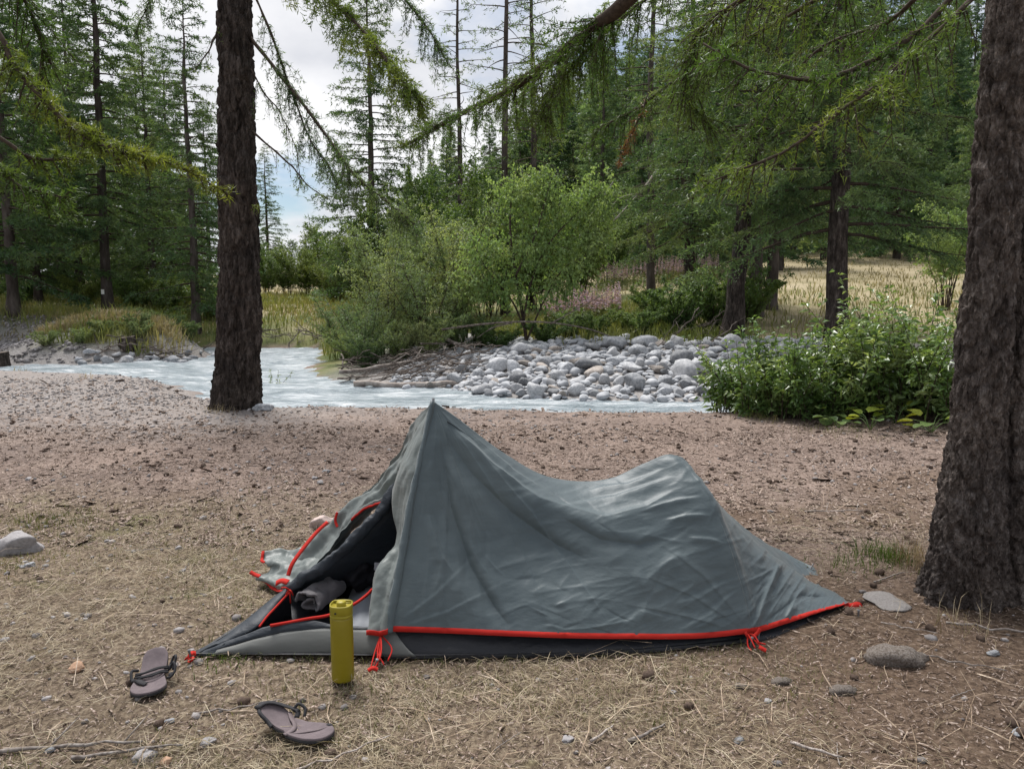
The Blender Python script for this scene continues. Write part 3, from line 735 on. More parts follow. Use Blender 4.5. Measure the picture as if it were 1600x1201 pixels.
def rdir(u, v):          # wrinkles follow the pull between peak, hoop and hem
    if u < 780: a = math.atan2(v - 600, u - 690) + rw.normal(0, 0.35)
    elif v < 830: a = rw.normal(-0.25 if u > 950 else 0.5, 0.2)
    elif v > 940: a = (-.55 if u > 1000 else .35 if u < 850 else rw.choice([-.4, .35])) + rw.normal(0, 0.2)
    elif u > 1160: a = rw.normal(-0.9, 0.4)
    else: a = rw.normal(-0.3, 0.5)
    return a
for k in range(130):
    u = rw.uniform(655, 1290); v = rw.uniform(680, 990)
    if rw.random() < 0.38: u, v = rw.uniform(640, 1230), rw.uniform(930, 990)
    elif rw.random() < 0.35: u, v = rw.uniform(1140, 1290), rw.uniform(800, 970)
    a = rdir(u, v); l = rw.uniform(16, 60) * (0.7 if v > 930 else 1.0); c = rw.normal(0, 0.12)
    pl = [(u, v), (u + math.cos(a) * l, v + math.sin(a) * l), (u + math.cos(a) * l + math.cos(a + c) * l, v + math.sin(a) * l + math.sin(a + c) * l)]
    disp += fold(pl, rw.uniform(0.0014, 0.0046) * rw.choice([-1, 1]) * (.75 if v > 930 else 1), rw.uniform(2.4, 6.0), rw.uniform(0.2, 0.8), 0.45)
def ridged(u, v, s, oct=3):
    P_ = np.stack([u, v, 0 * u + .5], -1); P_ = P_ + .35 * np.stack([fbm(P_ * .7 + 3, 2, s + 50), fbm(P_ * .7 + 8, 2, s + 60), 0 * u], -1); r_ = 0; a_ = 1
    for i in range(oct):
        r_ = r_ + a_ * (1 - np.abs(vnoise(P_ * 2 ** i + 11.7 * i, s + i))) ** 4; a_ *= .45
    return r_
ra = np.hypot(UU - 676, VV - 626); an = np.arctan2(VV - 626, UU - 676)
frontw = sst(830, 720, UU); lowm = sst(915, 960, VV); rearw = sst(1150, 1190, UU)
c3, s3 = math.cos(-.3), math.sin(-.3)
disp += frontw * .0034 * ridged(an * 9, ra / 170, 201)
disp += (1 - frontw) * (1 - rearw) * .0042 * ridged((UU * c3 + VV * s3) / 120, (-UU * s3 + VV * c3) / 34, 202)
disp += (1 - frontw) * lowm * .0012 * ridged(UU / 40, (VV + .4 * UU) / 30, 203)
c4_, s4_ = math.cos(-.95), math.sin(-.95)
disp += rearw * .0048 * ridged((UU * c4_ + VV * s4_) / 75, (-UU * s4_ + VV * c4_) / 20, 204)
edge = sst(0, 0.05, np.linspace(0, 1, NR))[:, None]
disp *= edge * sst(0, 0.03, np.linspace(0, 1, NC))[None, :]
disp += 0.004 * fbm(Gn * 7, 3, 90) * edge
Gn = Gn + nrm * disp[..., None]
# far side: the same cloth mirrored over the ridge line (hidden from the front, real from the back)
ridge = Gn[0]
FS = Gn.copy(); FS[..., 1] = 2 * ridge[None, :, 1] - Gn[..., 1]; FS[..., 0] = Gn[..., 0] + 0.10 * (Gn[..., 1] - ridge[None, :, 1]) * -1
k0 = 3                                             # the door side stays open at the front
rear = sst(0.78, 1.0, np.linspace(0, 1, NC))[None, :, None]
far_end = np.array(PX(1250, 897, 3.56))
FS = FS[::-1]
full = np.concatenate([FS[:-1, :], Gn], 0)
NT = full.shape[0]
Fq = grid_faces(NT, NC)
keep = ~((Fq[:, 0] // NC < NR - 1) & (Fq[:, 0] % NC < k0))
cs = np.unique(np.concatenate([np.arange(k0, NC, 4), [NC - 1]])); rs_ = np.unique(np.concatenate([np.arange(0, NR, 4), [NR - 1]])); FSl = FS[rs_][:, cs]
mbf = MB(); mbf.add(Gn, grid_faces(NR, NC)); mbf.add(FSl, grid_faces(len(rs_), len(cs)))
fV_, fF_ = mbf.arr(); fly = tpart('fly', fV_, fF_, M_FLY, solid=0.0015)
# red hem along the near edge, and the seam sleeve along the front pole
hem = Gn[-1]; up = Gn[-4] - Gn[-1]; up = unit(up) * 0.018
out_ = np.array([0, -0.002, 0.0005])
hemV = np.concatenate([[hem + out_ - up * 0.12], [hem + out_ + up * 0.45], [hem + out_ + up]], 0)
hem_band = tpart('hem_band', hemV, grid_faces(3, NC), M_RED, fly, solid=0.0012)
hem_band['label'] = 'red binding along the near hem'
seam = np.array([PX(676, 626, 3.145), PX(656, 722, 3.02), PX(642, 786, 2.945), PX(628, 872, 2.85), PX(616, 938, 2.78), PX(606, 988, 2.73)])
sm = catmull(seam, 60); side = np.array([1.0, 0.25, 0.05]); wdt = np.linspace(0.010, 0.022, 60)[:, None]
bulge = [(-1.0, 0.002), (-0.6, 0.010), (0.0, 0.014), (0.6, 0.010), (1.0, -0.002)]
sv = np.array([[sm[i] + side * wdt[i] * a + np.array([0, -1, 0.2]) * b_ + 0.0025 * math.sin(i * 0.9 + 5 * a) for (a, b_) in bulge] for i in range(60)])
tpart('pole_sleeve', sv, grid_faces(60, 5), M_FLY, solid=0.002)
# near door flap hanging from the sleeve
flap = cp([
 [(676, 627, 3.15), (674, 632, 3.16), (671, 637, 3.17), (668, 642, 3.18)],
 [(658, 712, 3.03), (650, 700, 3.06), (643, 697, 3.10), (634, 706, 3.14)],
 [(645, 775, 2.955), (636, 762, 2.99), (626, 755, 3.04), (612, 772, 3.10)],
 [(632, 855, 2.87), (628, 850, 2.91), (624, 845, 2.95), (619, 842, 2.99)],
 [(622, 905, 2.815), (612, 900, 2.835), (600, 893, 2.86), (588, 893, 2.89)],
 [(615, 945, 2.775), (603, 945, 2.77), (592, 945, 2.78), (579, 947, 2.80)],
 [(606, 986, 2.733), (597, 990, 2.715), (587, 990, 2.715), (576, 990, 2.74)]])
fg = surf(flap, 90, 36)
fn = normals_of(fg)
fg = fg + fn * (0.010 * np.sin(np.linspace(0, 9, 36))[None, :, None] * sst(0.25, 0.8, np.linspace(0, 1, 90))[:, None, None] + 0.006 * fbm(fg * np.array([26, 26, 8]), 3, 12)[..., None])
flap_o = tpart('door_flap', fg, grid_faces(90, 36), M_FLY2, solid=0.0015)
fh = fg[-1]; fhV = np.stack([fh + np.array([0, -0.004, -0.004]), fh + np.array([0, -0.005, 0.006]), fh + np.array([0, -0.004, 0.015])])
tpart('flap_hem', fhV, grid_faces(3, 36), M_RED, flap_o, solid=0.003)
# far door panel thrown back over the inner tent, ending in a heap on the ground
back = cp([
 [(676, 626, 3.15), (674, 630, 3.16), (670, 640, 3.15), (668, 648, 3.14), (664, 664, 3.13)],
 [(645, 657, 3.26), (648, 670, 3.22), (652, 680, 3.17), (655, 692, 3.14), (650, 705, 3.13)],
 [(626, 697, 3.33), (634, 704, 3.27), (640, 716, 3.2), (640, 730, 3.16), (634, 742, 3.15)],
 [(602, 727, 3.42), (614, 732, 3.34), (624, 744, 3.25), (624, 760, 3.18), (613, 773, 3.15)],
 [(574, 761, 3.50), (590, 764, 3.40), (604, 768, 3.30), (604, 778, 3.20), (594, 790, 3.16)],
 [(546, 784, 3.55), (560, 784, 3.45), (578, 784, 3.34), (582, 792, 3.24), (568, 802, 3.18)],
 [(524, 806, 3.58), (538, 806, 3.48), (556, 806, 3.38), (562, 812, 3.28), (544, 822, 3.20)],
 [(506, 826, 3.60), (518, 828, 3.50), (534, 830, 3.40), (540, 838, 3.30), (524, 850, 3.20)],
 [(480, 850, 3.60), (494, 852, 3.50), (510, 856, 3.40), (514, 868, 3.28), (498, 880, 3.15)],
 [(454, 882, 3.56), (466, 886, 3.47), (482, 890, 3.36), (486, 898, 3.22), (470, 908, 3.09)],
 [(440, 908, 3.46), (446, 910, 3.40), (456, 914, 3.28), (462, 918, 3.14), (455, 922, 3.03)]])
bgd = surf(back, 130, 60)
bn = normals_of(bgd)
wv = np.linspace(0, 1, 60)[None, :]; wu = np.linspace(0, 1, 130)[:, None]
bgd = bgd + bn * ((0.020 * np.sin(wv * 11 + 2.5 * wu) + 0.011 * np.sin(wv * 25 - 3 * wu + 1)) * sst(0.05, 0.4, wu) * sst(1.0, 0.85, wu) + 0.012 * fbm(bgd * 14, 3, 44))[..., None]
back_o = tpart('door_panel', bgd, grid_faces(130, 60), M_FLY2, solid=0.0015)
def ribbon(name, pts, w, mat, parent, n=40, nrmv=(0, -0.6, 0.8), th=0.003):
    P = catmull(np.array(pts), n); T = unit(np.gradient(P, axis=0)); s = unit(np.cross(T, np.array(nrmv)))
    o = tpart(name, np.stack([P - s * w / 2, P + s * w / 2]), grid_faces(2, n), mat, parent, solid=th); return o
def cord(name, pts, r, mat, parent, n=40):
    V, F = tube(catmull(np.array(pts), n), r, 6); return tpart(name, V, F, mat, parent)
zp = bgd[34:74, -1] + np.array([0, -0.012, 0.004]); V, F = tube(zp, 0.0055, 6); tpart('zip', V, F, M_RED, back_o)
# draped heap of door cloth on the ground, with its own red edges
heap = cp([
 [(412, 862, 3.58), (438, 856, 3.62), (466, 856, 3.62), (492, 850, 3.6), (512, 838, 3.58)],
 [(410, 876, 3.52), (436, 868, 3.55), (462, 874, 3.52), (486, 866, 3.48), (508, 858, 3.46)],
 [(424, 886, 3.50), (440, 884, 3.45), (458, 892, 3.42), (478, 884, 3.38), (498, 878, 3.36)],
 [(404, 894, 3.47), (424, 896, 3.42), (446, 902, 3.37), (464, 900, 3.30), (482, 900, 3.26)],
 [(402, 904, 3.42), (418, 908, 3.38), (436, 914, 3.32), (452, 914, 3.24), (468, 914, 3.18)],
 [(404, 908, 3.42), (420, 914, 3.36), (434, 921, 3.30), (448, 922, 3.20), (460, 922, 3.12)]])
hg = surf(heap, 60, 60); hn = normals_of(hg)
hg = hg + hn * (0.016 * fbm(hg * 13, 3, 61) + 0.012 * np.sin(np.linspace(0, 14, 60))[:, None])[..., None]; hg[..., 2] = np.maximum(hg[..., 2], 0.008)
heap_o = tpart('door_panel_heap', hg, grid_faces(60, 60), M_FLY2, solid=0.0015)
ribbon('heap_hem', hg[-1, ::6] + np.array([0, -0.006, 0.004]), 0.020, M_RED, heap_o)
ribbon('heap_hem', hg[0:16:3, 0] + np.array([0, -0.006, 0.004]), 0.014, M_RED, heap_o)
ribbon('heap_hem', [PX(512, 815, 3.44), PX(494, 832, 3.4), PX(474, 856, 3.33), (PX(457, 880, 3.27)), PX(450, 899, 3.24)], 0.018, M_RED, heap_o)
ribbon('heap_hem', [PX(527, 800, 3.44), PX(524, 812, 3.44), PX(527, 823, 3.42)], 0.012, M_RED, heap_o)
ribbon('strap_tab', [PX(391, 893, 3.44), PX(398, 897, 3.43), PX(406, 900, 3.41)], 0.018, M_RED, heap_o)
ribbon('strap_tab', [PX(431, 911, 3.25), PX(440, 907, 3.24), PX(450, 909, 3.22)], 0.026, M_RED, heap_o)
# dark rolled edge of the inner tent, from the knot up into the peak
roll_pts = [PX(452, 921, 2.99), PX(494, 893, 3.01), PX(535, 862, 3.04), PX(570, 826, 3.08), PX(600, 792, 3.12), PX(630, 745, 3.15), PX(660, 672, 3.17)]
rp_ = catmull(np.array(roll_pts), 60)
rp_ = catmull(np.array(roll_pts), 110)
V, F = tube(rp_, np.interp(np.linspace(0, 1, 110), [0, .12, .5, .8, 1], [.014, .022, .026, .020, .012]), 28)
V = V + 0.016 * np.stack([fbm(V * np.array([9, 9, 9]) + 5 * a_, 3, 80 + a_) for a_ in range(3)], -1) * 0.7 + 0.006 * np.stack([fbm(V * np.array([40, 40, 16]) + 5 * a_, 2, 90 + a_) for a_ in range(3)], -1)
inner = tpart('inner_tent', V, F, M_INNER)
# bathtub front: near wall, far wall, floor
near_top = catmull(np.array([PX(303, 1021, 2.715), PX(362, 1000, 2.735), PX(422, 978, 2.76), PX(480, 971, 2.77), PX(518, 975, 2.765), PX(552, 978, 2.76), PX(578, 980, 2.76), PX(612, 981, 2.76)]), 60)
near_bot = catmull(np.array([GZ(303, 1023, 0.006), GZ(380, 1022, 0.006), GZ(460, 1021, 0.006), GZ(560, 1023, 0.006), GZ(650, 1026, 0.006)]), 60)
near_mid = near_bot * 0.42 + near_top * 0.58
spl = np.interp(np.linspace(0, 1, 60), [0, .3, .6, 1], [.45, .62, .93, .93])[:, None]
G = np.stack([near_bot + (near_top - near_bot) * (spl - .02 + (1.02 - spl) * s) + np.array([0, -0.004, 0]) * math.sin(s * 4) for s in np.linspace(0, 1, 8)])
G = G + 0.006 * fbm(G * np.array([8, 20, 40]), 3, 8)[..., None]
tpart('front_wall_band', G, grid_faces(8, 60), M_INNER, inner, solid=0.002)
G = np.stack([near_bot + (near_top - near_bot) * spl * s + np.array([0, -0.010 * math.sin(s * 3.1) - .001, 0]) for s in np.linspace(0, 1, 8)])
G = G + 0.003 * fbm(G * 9, 3, 9)[..., None]
gp = tpart('front_wall_panel', G[:, 6:], grid_faces(8, 54), M_PANEL, inner, solid=0.002); gp['label'] = 'pale grey panel low on the front wall'
tip_c = near_bot[:9]; G = np.stack([near_bot[:8] + (near_top[:8] - near_bot[:8]) * s for s in np.linspace(0, 1, 5)]); tpart('front_corner', G + np.array([0, -0.003, 0]), grid_faces(5, 8), M_INNER, inner, solid=0.002)
ft = catmull(np.array([PX(303, 1020, 2.72), PX(358, 988, 2.80), PX(396, 958, 2.88), PX(424, 935, 2.95), PX(452, 915, 3.01)]), 40)
fb = catmull(np.array([PX(306, 1023, 2.71), PX(366, 1000, 2.76), PX(402, 980, 2.80), PX(430, 950, 2.90), PX(453, 925, 2.99)]), 40)
G = np.stack([fb + (ft - fb) * s + np.array([0.004, -0.012, 0.006]) * math.sin(s * 3.14) for s in np.linspace(0, 1, 8)]) + 0.0
G = G + 0.007 * fbm(G * np.array([8, 30, 30]), 3, 4)[..., None]
tpart('front_flap_edge', G, grid_faces(8, 40), M_INNER, inner, solid=0.002)
# back wall of the bathtub front so the corner is closed from the other side
G = np.stack([ft * np.array([1, 1, 1 - s]) + np.array([0, 0.02 * s, 0.006 * s]) for s in np.linspace(0, 1, 5)])
tpart('front_back_wall', G, grid_faces(5, 40), M_FLOOR, inner, solid=0.002)
cord('zip', [PX(453, 924, 2.975), PX(432, 947, 2.90), PX(418, 962, 2.85), PX(405, 979, 2.80)], 0.0045, M_RED, inner)
cord('zip', [PX(422, 977, 2.755), PX(450, 972, 2.77), PX(482, 966, 2.78), PX(516, 960, 2.80), PX(552, 944, 2.84), PX(572, 930, 2.88), PX(582, 920, 2.90)], 0.0058, M_RED, inner)
for a in ((446, 932), (458, 930), (454, 942), (440, 918)):
    cord('knot_cord', [PX(452, 921, 2.965), PX((452 + a[0]) / 2, (921 + a[1]) / 2 - 2, 2.955), PX(a[0], a[1], 2.97)], 0.0032, M_RED, inner, 10)
# floor and walls of the inner tent
fl = [near_bot[0], near_bot[-1], GZ(850, 1023, .006), GZ(1000, 1016, .006), GZ(1150, 1003, .006), GZ(1320, 950, .006), GZ(1245, 900, .006), GZ(1100, 868, 0.006), GZ(800, 868, .006), GZ(560, 890, .006), GZ(452, 925, 0.006)]
fl = np.array(fl); cen = fl.mean(0); V = np.concatenate([fl, [cen]]); k = len(fl)
F = np.array([[i, (i + 1) % k, k] for i in range(k)]); V[:, 2] = 0.012
tpart('groundsheet', V, F, M_FLOOR, inner, smooth=False)
wb = catmull(np.array([GZ(600, 1026, .004), GZ(720, 1027, .004), GZ(850, 1025, .004), GZ(960, 1021, .004), GZ(1060, 1013, .004), GZ(1150, 1003, .004), GZ(1205, 996, .004), GZ(1265, 974, .004), GZ(1326, 950, .004)]), 120)
wtop = np.interp(np.linspace(0, 1, 120), [0, .6, .75, .9, 1], [.15, .10, .05, .02, .005])
G = np.stack([wb + np.array([0, 0.0, 0.0]) + np.stack([0 * wtop, 0.13 * s + 0 * wtop, wtop * s], 1) + np.array([0, 0.012 * math.sin(s * 3.1), 0]) for s in np.linspace(0, 1, 8)])
G = G + 0.004 * fbm(G * np.array([5, 10, 30]), 3, 33)[..., None]; G[0, :, 2] = 0.0
tpart('side_wall', G, grid_faces(8, 120), M_FLOOR, inner, solid=0.002)
G2 = np.stack([np.stack([wb[:, 0] * 0.93 + 0.02, 2 * 3.17 - wb[:, 1] + 0.12 * (wb[:, 0] / 1.4), 0.004 + 0.13 * s + 0 * wtop], 1) for s in np.linspace(0, 1, 4)])
G2 = G2[:, :92]; tpart('side_wall', G2, grid_faces(4, 92), M_FLOOR, inner, solid=0.002)
# dark inner canopy under the far half of the fly
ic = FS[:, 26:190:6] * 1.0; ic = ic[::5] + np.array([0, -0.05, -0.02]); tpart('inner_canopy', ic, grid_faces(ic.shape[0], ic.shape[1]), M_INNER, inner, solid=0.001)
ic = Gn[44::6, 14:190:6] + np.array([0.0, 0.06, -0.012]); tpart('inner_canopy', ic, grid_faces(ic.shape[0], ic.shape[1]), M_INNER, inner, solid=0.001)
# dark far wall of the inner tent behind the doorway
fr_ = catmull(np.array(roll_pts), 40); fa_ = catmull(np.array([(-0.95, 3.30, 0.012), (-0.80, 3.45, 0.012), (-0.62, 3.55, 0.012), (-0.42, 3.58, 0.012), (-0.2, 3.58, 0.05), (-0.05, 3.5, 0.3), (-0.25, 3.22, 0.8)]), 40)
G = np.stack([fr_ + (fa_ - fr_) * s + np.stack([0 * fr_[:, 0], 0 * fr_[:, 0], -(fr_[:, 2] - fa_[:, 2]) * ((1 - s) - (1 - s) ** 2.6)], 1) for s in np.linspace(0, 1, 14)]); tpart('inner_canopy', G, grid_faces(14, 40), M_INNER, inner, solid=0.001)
# pole under the front peak
V, F = tube(np.array([PX(677, 622, 3.16), [-0.34, 3.17, 0.45], [-0.35, 3.18, 0.015]]), 0.006, 8); tpart('pole', V, F, M_STEEL)
# guy cords, loops and stakes
def stake(p, lean=(0.05, -0.02)):
    p = np.array(p); st = empty('tent_stake_holder', p) if False else None
    V, F = tube(np.array([p + np.array([-lean[0], -lean[1], -0.06]), p + np.array([lean[0] * .6, lean[1] * .6, 0.03]), p + np.array([lean[0] * .75, lean[1] * .75, 0.038])]), [0.003, 0.004, 0.0065], 8)
    return tpart('stake', V, F, M_STEEL)
def cluster(p0, ends, seed, r=0.0028):
    rr = np.random.default_rng(seed)
    for e in ends:
        m1 = (np.array(p0) + np.array(e)) / 2 + rr.normal(0, 0.008, 3)
        cord('guy_cord', [p0, m1, np.array(e)], r, M_RED, tent, 12)
pc = PX(595, 991, 2.725)
cluster(pc, [GZ(584, 1047, 0.012), GZ(590, 1040, 0.015), GZ(600, 1038, 0.02), GZ(606, 1032, 0.02), GZ(594, 1028, 0.03), GZ(579, 1044, 0.01)], 3)
ribbon('loop', [PX(589, 1012, 2.69), PX(592, 1024, 2.66), PX(586, 1038, 2.63)], 0.012, M_RED, tent); ribbon('loop', [GZ(575, 1047, .012), GZ(583, 1043, .02), GZ(590, 1046, .012)], 0.014, M_RED, tent)
stake(GZ(584, 1044), (0.02, -0.01))
pc = PX(1168, 990, 2.815)
cluster(pc, [GZ(1180, 1012, .02), GZ(1192, 1014, .015), GZ(1174, 1016, .01), GZ(1186, 1004, .03), GZ(1196, 1006, .02)], 4)
ribbon('loop', [PX(1164, 987, 2.81), PX(1172, 996, 2.80), PX(1182, 990, 2.80), PX(1188, 982, 2.80)], 0.014, M_RED, tent); ribbon('loop', [GZ(1186, 1010, .02), GZ(1193, 1014, .014), GZ(1197, 1016, .01)], 0.016, M_RED, tent)
stake(GZ(1184, 1002, 0.0), (0.01, 0.015)); stake(GZ(1172, 1010, 0.0), (0.01, 0.0))
ribbon('loop', [PX(1318, 944, 3.14), PX(1330, 946, 3.14), PX(1342, 944, 3.15), PX(1343, 956, 3.13)], 0.024, M_RED, tent); stake(GZ(1341, 966, 0.0), (0.0, 0.0))
ribbon('loop', [PX(1236, 897, 3.56), PX(1248, 898, 3.57), PX(1259, 903, 3.55)], 0.022, M_RED, tent); V, F = tube(np.array([PX(1254, 912, 3.55), PX(1262, 897, 3.55), PX(1271, 880, 3.55)]), 0.003, 6); tpart('stake', V, F, M_STEEL)
ribbon('loop', [PX(306, 1021, 2.70), PX(300, 1020, 2.69), PX(296, 1027, 2.68), PX(302, 1030, 2.67)], 0.018, M_RED, tent); stake(GZ(299, 1030, 0.0), (-0.01, 0.0))
cluster(PX(300, 1023, 2.69), [GZ(292, 1026, .01), GZ(297, 1034, .008), GZ(294, 1018, .01)], 8, 0.002)

# ---- what lies inside the door
def thing1(name, V, F, mat, label, cat, group=None, smooth=True, origin=None):
    V = np.asarray(V, float).reshape(-1, 3)
    o_ = np.array(origin) if origin is not None else np.array([V[:, 0].mean(), V[:, 1].mean(), V[:, 2].min()])
    o = link(name, mesh_data(name, V - o_, F, mat, smooth)); o.location = tuple(o_)
    return tag(o, label, cat, group)
nx, ny = 120, 50
px_, py_ = np.meshgrid(np.linspace(0, 1.55, nx), np.linspace(-0.27, 0.27, ny))
pz = 0.055 * (1 - np.clip(np.abs(py_) / 0.27, 0, 1) ** 8) * np.clip(1 - (np.abs(px_ - 0.775) / 0.775) ** 20, 0, 1) * (0.82 + 0.18 * np.abs(np.sin(px_ * 3.14159 / 0.062))) + 0.016
pc0 = PX(524, 946, 2.95); ang = 0.06
pw = np.stack([pc0[0] + px_ * math.cos(ang) - py_ * math.sin(ang), 3.10 + px_ * math.sin(ang) + py_ * math.cos(ang), pz], -1)
thing1('sleeping_mat', pw, grid_faces(ny, nx), M_PAD, 'grey ribbed inflatable sleeping mat on the tent floor', 'sleeping mat')
rc = np.random.default_rng(3)
def blob(cu, cv, cy, size, seed, amp=0.35, freq=2.2):
    V, F = ICO4; V = V * (1 + amp * fbm(V * freq + seed, 4, seed)[:, None]) * np.array(size); c = PX(cu, cv, cy); return V + c, F
V, F = blob(562, 886, 3.24, (0.085, 0.12, 0.085), 5, .25); V[:, 2] = np.maximum(V[:, 2], 0.016); thing1('clothing', V, F, M_CLOTHB, 'heap of black clothing in the dark of the tent', 'clothing')
# rolled grey fleece: a sheet rolled into a loose spiral
sp = np.linspace(0, 1, 70); th = sp * 9.5; rr_ = 0.014 + 0.038 * sp
w_ = np.linspace(-0.07, 0.10, 24)
c0 = PX(499, 932, 3.0); ax_ = unit(np.array([0.35, 0.9, 0.08])); s1 = unit(np.cross(ax_, [0, 0, 1.0])); s2 = np.cross(s1, ax_)
Gr = np.array([[c0 + ax_ * (w + 0.012 * math.sin(3 * t_)) + (s1 * math.cos(t_) + s2 * math.sin(t_) * 1.1) * (r_ * (1 + 0.18 * math.sin(2.3 * t_ + 9 * w))) for w in w_] for r_, t_ in zip(rr_, th)])
Gr = Gr + 0.016 * np.stack([fbm(Gr * 16 + 3 * a_, 3, 70 + a_) for a_ in range(3)], -1); Gr[..., 2] = np.maximum(Gr[..., 2], 0.02)
o = thing1('fleece', Gr, grid_faces(70, 24), M_CLOTHG, 'rolled dark grey fleece in the tent doorway', 'clothing'); md = o.modifiers.new('t', 'SOLIDIFY'); md.thickness = 0.009; md.offset = 0
V, F = blob(562, 846, 3.36, (0.06, 0.045, 0.02), 15); thing1('stuff_sack', V, F, simple('orange_nylon', [(0.35, 0.09, 0.02), (0.45, 0.14, 0.03)], 20, 0.6, 0.3), 'small orange bag deep in the dark tent', 'bag')
tgp = PX(588, 884, 3.17); V = np.array([[-.010, 0, -.018], [.008, .004, -.020], [.011, .002, .014], [-.007, -.004, .017]]); V = np.concatenate([V, V + [0, .002, 0]]) + tgp
o = thing1('care_tag', V, np.array([[0, 1, 2, 3], [7, 6, 5, 4], [0, 4, 5, 1], [1, 5, 6, 2], [2, 6, 7, 3], [3, 7, 4, 0]]), simple('white_tag', [(0.5, 0.52, 0.56), (0.6, 0.62, 0.66)], 30, 0.8, 0), 'tiny white label tag inside the dark doorway', 'tag', smooth=False)

# ================================================================== BOTTLE
M_BOT = simple('olive_bottle_paint', [(0.215, 0.172, 0.006), (0.255, 0.205, 0.010)], 8, 0.38, 0.05, 0.002, spec=0.45)
M_BOTL = simple('olive_lid_plastic', [(0.25, 0.215, 0.012), (0.295, 0.25, 0.018)], 12, 0.5, 0.05, 0.002, spec=0.4)
M_SOLEB_ = simple('dark_dot', [(0.03, 0.03, 0.02), (0.05, 0.05, 0.03)], 20, 0.7, 0)
bp_ = GZ(536, 1060, 0.0); bottle = empty('water_bottle', bp_, 'tall olive-yellow drinking bottle standing before the tent', 'bottle')
def lathe(prof, ns=48, square=0.0):
    pr = np.array(prof); th = np.linspace(0, 2 * np.pi, ns, endpoint=False)
    sq = 1.0 / np.maximum(np.abs(np.cos(th)) ** 4 + np.abs(np.sin(th)) ** 4, 1e-6) ** 0.25
    k = (1 - square) + square * sq * 0.94
    V = np.stack([pr[:, 0][:, None] * np.cos(th) * k, pr[:, 0][:, None] * np.sin(th) * k, pr[:, 1][:, None] + 0 * th], -1)
    return V, grid_faces(len(pr), ns, True)
V, F = lathe([(0, 0), (0.034, 0), (0.0375, 0.003), (0.0385, 0.008), (0.0385, 0.12), (0.0385, 0.222), (0.0378, 0.2245), (0.0372, 0.2255), (0.0372, 0.2275), (0.0, 0.2275)]); link('body', mesh_data('body', V, F, M_BOT), bottle)
V, F = lathe([(0.030, 0.226), (0.0385, 0.2285), (0.0392, 0.231), (0.0392, 0.237), (0.0380, 0.238), (0.0392, 0.2392), (0.0395, 0.266), (0.0390, 0.2705), (0.0365, 0.2715), (0.0355, 0.2690), (0.0345, 0.2640), (0.0, 0.2635)], square=0.45); lid = link('lid', mesh_data('lid', V, F, M_BOTL), bottle)
V, F = lathe([(0.016, 0.262), (0.016, 0.276), (0.0148, 0.2785), (0, 0.279)], 24); link('spout_cap', mesh_data('spout_cap', V, F, M_BOTL), lid)
V, F = ICO2; link('lid_button', mesh_data('lid_button', V * np.array([.004, .0015, .004]) + np.array([-.012, -.0385, .250]), F, M_SOLEB_), lid)
V, F = tube(np.array([[-0.036, 0, 0.267], [-0.026, 0, 0.2715], [0.026, 0, 0.2715], [0.036, 0, 0.267]]) + np.array([0, 0.023, 0]), 0.0035, 8); link('carry_loop', mesh_data('carry_loop', V, F, M_BOTL), lid)

# ================================================================== SANDALS
M_SOLE = simple('taupe_footbed', [(0.105, 0.084, 0.09), (0.145, 0.117, 0.123)], 40, 0.85, 0.2, 0.002)
M_SOLEB = simple('black_rubber', [(0.02, 0.02, 0.021), (0.035, 0.034, 0.035)], 40, 0.8, 0.2)
M_STRAP = simple('black_strap', [(0.015, 0.015, 0.017), (0.035, 0.034, 0.038)], 60, 0.8, 0.2)
M_STRAPG = simple('taupe_strap', [(0.12, 0.095, 0.098), (0.16, 0.13, 0.134)], 60, 0.85, 0.2)
OUT = np.array([(-0.128, 0.0), (-0.122, 0.022), (-0.10, 0.033), (-0.06, 0.033), (-0.02, 0.030), (0.03, 0.038), (0.07, 0.045), (0.10, 0.042), (0.122, 0.028), (0.130, 0.008), (0.126, -0.014), (0.108, -0.032), (0.075, -0.044), (0.03, -0.044), (-0.02, -0.036), (-0.06, -0.033), (-0.10, -0.031), (-0.122, -0.020)])
OUT = OUT * np.array([0.96, 1.28])
